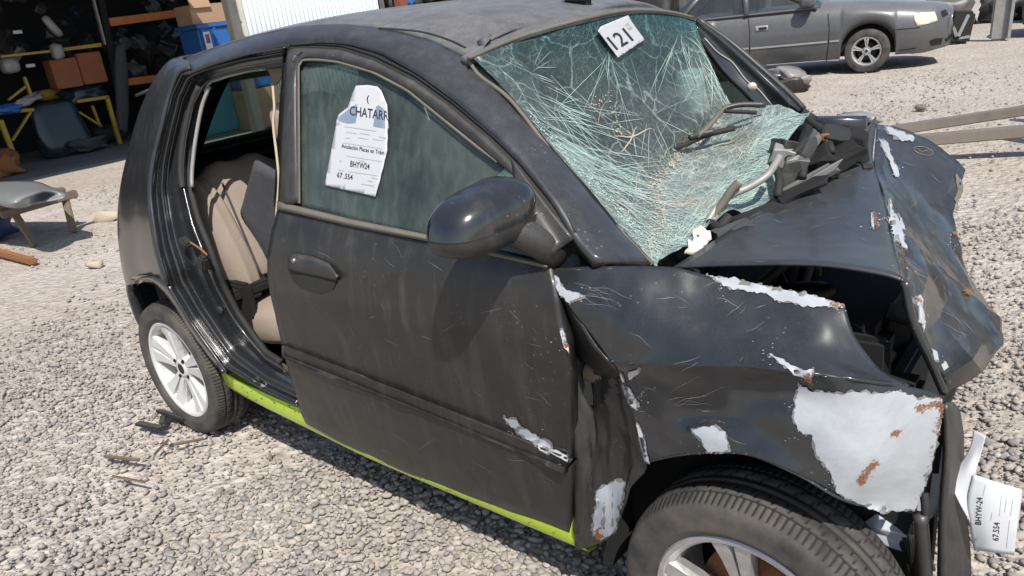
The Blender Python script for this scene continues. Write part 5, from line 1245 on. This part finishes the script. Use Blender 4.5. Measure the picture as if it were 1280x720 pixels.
for k, (x, y, s) in enumerate(((1066, 152, .10), (1078, 149, .12), (1090, 153, .08))):
    o = lump('scrap_shard', Zp(x, y, .03)+np.array([0, 0, .02]), (s*1.4, s, s*.3), M['greymetal'], None, (.1, .2, k), k*1.7, .6, 2); tag(o, ['left', 'middle', 'right'][k]+' of the three grey scrap shards on the earth just beyond the bonnet', 'scrap', 'grey shards beyond the bonnet')
o = lump('spotted_clod', Zp(1151, 134, .03), (.05, .04, .025), M['wood'], None, (0, 0, 0), 1, .5); tag(o, 'small reddish clod on the earth above the steel rails', 'clod')
gp = empty('upright_panel', (.93, 13.05, 0), 'grey upright car panel standing on end beside the black car', 'panel')
box('panel_skin', (.90, 13.05, .52), (.26, .10, 1.04), M['greymetal'], gp, rotm(0, .03, .1), .03); box('panel_edge', (1.04, 13.0, .52), (.06, .14, 1.0), M['lightgrey'], gp, rotm(0, .03, .1), .02)
bl = empty('broken_lamp_unit', (.30, 12.9, 0), 'broken black and white front end part in front of the grey sedan', 'car part')
box('housing', (.34, 12.95, .26), (.34, .22, .50), M['rubber'], bl, rotm(.1, .12, .3), .04)
for a, b in (((.20, 12.83, .45), (.32, 12.83, .12)), ((.46, 12.86, .45), (.34, 12.83, .12)), ((.18, 12.85, .08), (.5, 12.9, .1))): beam('bracket', a, b, .04, .05, M['lightgrey'], bl)
for k, (x, y) in enumerate(((1.35, 16.5), (.5, 17.2), (-.6, 17.0), (1.9, 17.5))):
    o = lump('far_scrap', (x, y, .25), (.5, .4, .3), M['plastic'] if k % 2 else M['steel'], None, (0, 0, k), k*2.2, .6, 3); tag(o, ['steel coloured heap behind the black car', 'black heap nearest the broken front end part', 'steel coloured heap behind the sedan bonnet', 'black heap farthest right behind the upright grey panel'][k], 'scrap heap', 'dark scrap heaps behind the sedan')

# ================================================================== SHED
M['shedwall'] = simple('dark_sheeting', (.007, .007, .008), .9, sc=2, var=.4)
M['concrete'] = simple('stained_concrete', (.16, .16, .165), .9, sc=2, var=.35)
fl_ = box('shed_floor', (-11.1, .8, .0), (4.0, 11.4, .02), M['concrete'], None, None, 0); tag(fl_, kind='structure')
shed = empty('open_shed', (-11, 1, 0), 'dark open-fronted shed full of racking and salvaged parts', 'shed')
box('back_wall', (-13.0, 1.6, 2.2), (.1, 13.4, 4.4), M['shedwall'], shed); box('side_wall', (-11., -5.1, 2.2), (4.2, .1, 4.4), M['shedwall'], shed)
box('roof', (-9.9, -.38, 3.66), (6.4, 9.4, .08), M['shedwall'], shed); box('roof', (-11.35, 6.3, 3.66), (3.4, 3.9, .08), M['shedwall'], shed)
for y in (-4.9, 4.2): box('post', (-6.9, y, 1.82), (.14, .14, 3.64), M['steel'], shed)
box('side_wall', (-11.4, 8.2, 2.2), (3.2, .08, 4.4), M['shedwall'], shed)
rack = empty('pallet_rack', (-11.2, 4.6, 0), 'tall dark pallet rack with orange beams inside the shed', 'rack')
M['orange'] = simple('orange_rack_paint', (.42, .13, .025), .6, var=.3, sc=6); M['yellow'] = simple('yellow_frame_paint', (.42, .26, .03), .6, var=.4, sc=6)
def xb(name, L, w_, mat, parent, X=-11.): return beam(name, Xp(*L[0], X), Xp(*L[1], X), .08, w_, mat, parent)
xb('rack_beam', ((136, 28), (236, 15)), .13, M['orange'], rack); xb('rack_beam', ((157, 103), (240, 92)), .12, M['orange'], rack)
xb('rack_upright', ((122, -20), (158, 165)), .10, M['shedwall'], rack); xb('rack_upright', ((114, -10), (131, 56)), .03, M['greymetal'], rack)
xb('rack_beam', ((60, 64), (126, 55)), .035, M['yellow'], rack); xb('rack_beam', ((0, 71), (126, 57)), .035, M['yellow'], rack)
tb = empty('yellow_table', (-11.2, 3.6, 0), 'yellow steel table frame standing by the dark rack upright', 'table')
xb('table_rail', ((96, 127), (135, 121)), .05, M['yellow'], tb); xb('leg', ((133, 120), (150, 180)), .06, M['yellow'], tb); xb('leg', ((115, 132), (125, 158)), .03, M['yellow'], tb); xb('brace', ((98, 140), (127, 158)), .03, M['yellow'], tb)
beam('table_rail', Xp(135, 121, -11), Xp(135, 121, -11)+np.array([-1.2, 0, 0]), .05, .05, M['yellow'], tb)
tb = empty('yellow_table', (-11.2, 2.0, 0), 'yellow steel table frame at the left edge heaped with blue and grey parts', 'table')
xb('table_rail', ((-40, 145), (42, 137)), .05, M['yellow'], tb); xb('leg', ((0, 150), (22, 206)), .07, M['yellow'], tb); xb('brace', ((15, 176), (38, 140)), .03, M['yellow'], tb); xb('leg', ((30, 96), (38, 118)), .04, M['yellow'], tb); xb('brace', ((10, 125), (32, 108)), .03, M['yellow'], tb)
def shed_thing(name, label, x, y, s, mat, X=-11.3, rot=(0, 0, 0), amp=.35, grp=None, seed=None, sub=2, cat_='car part'):
    o = lump(name, Xp(x, y, X), s, mat, None, rot, seed if seed is not None else x*.37, amp, sub); return tag(o, label, cat_, grp)
M['blueplastic'] = simple('blue_plastic', (.02, .11, .34), .45, sc=4, var=.2); M['teal'] = simple('teal_plastic', (.03, .22, .30), .5, sc=4, var=.2); M['card'] = simple('brown_cardboard', (.36, .23, .14), .85, sc=5, var=.2)
M['slate'] = simple('dark_bonnet_paint', (.020, .030, .038), .25, sc=4); M['terracotta'] = simple('terracotta_board', (.26, .085, .04), .8, sc=6, var=.25)
bo = box('parts_carton', Xp(79, 92, -11.2), (.3, .42, .46), M['terracotta'], None, rotm(0, 0, 0), .01); tag(bo, 'left one of two reddish brown boxes side by side on the shed rack', 'box')
bo = box('parts_carton', Xp(79, 92, -11.2)+np.array([0, .425, .03]), (.3, .40, .50), M['terracotta'], None, rotm(0, 0, 0), .01); tag(bo, 'right one of two reddish brown boxes side by side on the shed rack', 'box')
shed_thing('old_bonnet', 'dark glossy bonnet leaning upright between the yellow tables', 77, 162, (.12, .42, .46), M['slate'], -11.0, (0, -.2, 0), .25, None, 4, 3)
shed_thing('bumper_cover', 'long curved grey bumper leaning against the rack upright', 152, 112, (.08, .10, .75), M['greyfab'], -10.9, (-.26, 0, 0), .2, None, 5, 3)
shed_thing('white_canister', 'pale grey canister hanging from the thin yellow rail', 71, 64, (.09, .09, .13), M['greymetal'], -11., (0, 0, 0), .2, None, 6)
shed_thing('grey_box', 'pale blue grey box on the left of the yellow rail', 12, 82, (.12, .13, .12), M['greymetal'], -11., (0, 0, 0), .1, None, 7)
shed_thing('curved_duct', 'pale curved strip near the top of the dark shed', 65, 33, (.05, .07, .2), M['greymetal'], -11.4, (.5, 0, 0), .2, None, 8)
shed_thing('blue_bundle', 'bundle of blue plastic on the left yellow table', 8, 136, (.1, .22, .07), M['blueplastic'], -11., (0, 0, 0), .5, None, 9, 3)
shed_thing('silver_wrap', 'crumpled grey wrapping on the left yellow table', 33, 126, (.1, .22, .07), M['greymetal'], -11., (.2, 0, 0), .8, None, 19, 3)
shed_thing('engine_parts', 'dark heap of metal parts on the yellow table by the upright', 106, 118, (.15, .36, .12), M['slate'], -11.2, (0, 0, 0), .8, None, 29, 3)
shed_thing('yellow_drum', 'dull yellow round drum behind the leaning dark bonnet', 63, 118, (.16, .2, .1), M['yellow'], -11.6, (0, 0, 0), .1, None, 12)
shed_thing('floor_casting', 'low grey casting on the shed floor right of the dark bonnet', 112, 180, (.15, .28, .09), M['greyfab'], -10.8, (0, 0, 0), .7, None, 13, 3)
shed_thing('floor_casting', 'small dark casting on the shed floor under the right yellow table', 138, 166, (.12, .3, .12), M['greyfab'], -11.6, (0, 0, 0), .7, None, 15, 3)
for k in range(80):
    x, y = random.uniform(-20, 235), random.choice([random.uniform(-30, 18), random.uniform(38, 60), random.uniform(60, 118)])
    if x < 130 and 70 < y < 112: continue
    s = random.uniform(.07, .19)
    o = shard('salvaged_part', Xp(x, y, -11.9), (s*.8, s*random.uniform(.5, 1.3), s*random.uniform(.3, .9)), random.choice([M['rubber'], M['shedwall'], M['slate'], M['greyfab'], M['alloydull'], M['plastic']]), None, (random.random(), random.random(), random.random()), k*1.9, .45)
    tag(o, 'dark salvaged engine part stored on the shed racking', 'car part', 'dark salvaged parts on the shed racking')
for k, (x, y) in enumerate(((22, 40), (38, 82))):
    o = box('pale_tag', Xp(x, y, -11.), (.02, .13, .05), M['paper'], None, rotm(0, 0, 0), .004); tag(o, ('upper' if k == 0 else 'lower')+' of the two small pale labels on dark parts in the shed', 'tag')
# stacked crates by the shed corner
def bx(name, label, cat_, px0, px1, X, dep, mat, bev=.03):
    a, b = Xp(*px0, X), Xp(*px1, X); c = (a+b)/2; o = box(name, (X-dep/2, c[1], c[2]), (dep, abs(b[1]-a[1]), abs(b[2]-a[2])), mat, None, None, bev); return tag(o, label, cat_)
X0 = -9.25
cz = lambda x, y: Xp(x, y, X0)
teal = empty('teal_bin', (X0, 5.1, 0), 'large teal plastic bin at the bottom of the crates by the shed corner', 'bin')
box('bin_body', (X0-.35, 4.98, .50), (.7, .80, 1.0), M['teal'], teal, None, .05); box('bin_rim', (X0-.34, 4.98, 1.02), (.76, .86, .06), M['teal'], teal, None, .02)
blue = empty('blue_crate', (X0, 5.42, 1.05), 'bright blue plastic crate stacked above the teal bin under a carton', 'crate')
box('crate_body', (X0-.35, 5.42, 1.40), (.66, .78, .68), M['blueplastic'], blue, None, .04); box('crate_rim', (X0-.35, 5.42, 1.75), (.74, .86, .07), M['blueplastic'], blue, None, .02)
box('crate_rib', (X0-.012, 5.30, 1.40), (.04, .05, .66), M['blueplastic'], blue, None, .01); box('crate_label', (X0+.005, 5.14, 1.52), (.02, .12, .28), M['paper'], blue, None, .004); box('label_mark', (X0+.016, 5.14, 1.55), (.008, .07, .14), simple('label_purple', (.16, .05, .14), .7), blue, None, .002)
ct = empty('open_carton', (X0, 5.4, 1.79), 'open brown cardboard carton on top of the blue crate', 'carton')
box('carton_body', (X0-.35, 5.35, 1.94), (.5, .66, .30), M['card'], ct, None, .006); box('carton_flap', (X0-.08, 5.2, 2.10), (.02, .36, .14), M['card'], ct, rotm(0, -.3, 0), .003)
sb = empty('blue_crate', (X0+.15, 5.66, .68), 'smaller blue crate stacked on a brown carton beside the corrugated sheet', 'crate')
box('crate_body', (X0+.15, 5.66, .93), (.5, .52, .50), M['blueplastic'], sb, None, .03); box('crate_rim', (X0+.15, 5.66, 1.18), (.56, .56, .05), M['blueplastic'], sb, None, .015)
o = box('brown_carton', (X0+.15, 5.66, .34), (.55, .62, .66), M['card'], None, None, .01); tag(o, 'closed brown carton standing on the ground under the smaller blue crate', 'carton')
# corrugated fence sheet
fence = empty('corrugated_fence', (-9.35, 8., 0), 'pale corrugated metal sheet fence beside the shed corner', 'fence')
ys_ = np.arange(6.05, 9.22, .0095); Vc = []
for z in (0., 1.3, 2.8):
    for y in ys_: Vc.append((-9.5+.018*math.sin(2*math.pi*y/.096), y, z))
mesh_obj('corrugated_sheet', Vc, gfaces(3, len(ys_)), simple('galvanised_sheet', (.50, .54, .58), .45, metal=.15, var=.12, sc=2), fence, True, .003)
box('edge_frame', (-9.47, 6.0, 1.4), (.08, .09, 2.8), simple('cream_post', (.55, .51, .42), .7), fence, None, .01); box('end_post', (-9.47, 9.28, 1.4), (.08, .08, 2.8), M['steel'], fence, None, .01)
# rusty scrap rack farther along
sr = empty('rusty_rack', (-9.6, 12.5, 0), 'rusty steel scrap rack beyond the corrugated sheet, seen above the roof', 'rack')
for y in (9.75, 11.9, 14.4, 17., 20.): box('rack_post', (-9.4, y, 1.6), (.18, .22, 3.2), simple('rusty_red', (.22, .07, .04), .85, var=.4, bump=.3) if 'rusty_red' not in bpy.data.materials else bpy.data.materials['rusty_red'], sr, None, .01)
for z in (.6, 1.55, 2.6): box('rack_shelf', (-9.9, 15., z), (.9, 11., .07), bpy.data.materials['rusty_red'], sr, None, .01)
box('rack_back', (-10.6, 15.2, 1.5), (.08, 12., 3.), M['shedwall'], sr, None, .01); box('orange_post', (-9.3, 12.1, 1.6), (.14, .16, 3.2), M['orange'], sr, None, .01)
beam('blue_pipe', (-9.2, 9.8, 1.75), (-9.3, 10.7, 2.3), .07, .07, M['blueplastic'], sr)
for k in range(26):
    o = lump('stored_part', (-9.7+random.uniform(-.2, .2), 10.1+k*.4, random.choice((1.78, 1.8, 1.85, .85, 2.75))), (random.uniform(.15, .3), random.uniform(.15, .3), random.uniform(.1, .22)), random.choice([M['greymetal'], M['steel'], M['rubber'], M['lightgrey'], M['plastic']]), None, (0, 0, k), k*1.3, .7, 2)
    tag(o, 'grubby salvaged part stored on the rusty rack', 'car part', 'parts on the rusty rack')
for k, (x, y) in enumerate(((-7.2, 16.5), (-6.0, 18.), (-4.6, 18.5), (-3.2, 17.5), (-8, 18.2))):
    o = lump('far_wreck_heap', (x, y, .8), (.9, .7, .9), random.choice([M['greymetal'], M['steel'], M['plastic']]), None, (0, 0, k), k*4.3, .7, 3); tag(o, 'scrap heap far behind the wreck roof, '+['nearest the rusty rack', 'second from the rusty rack', 'in the middle of the row', 'nearest the grey sedan', 'farthest back behind the others'][k], 'scrap heap', 'scrap heaps far behind the roof')
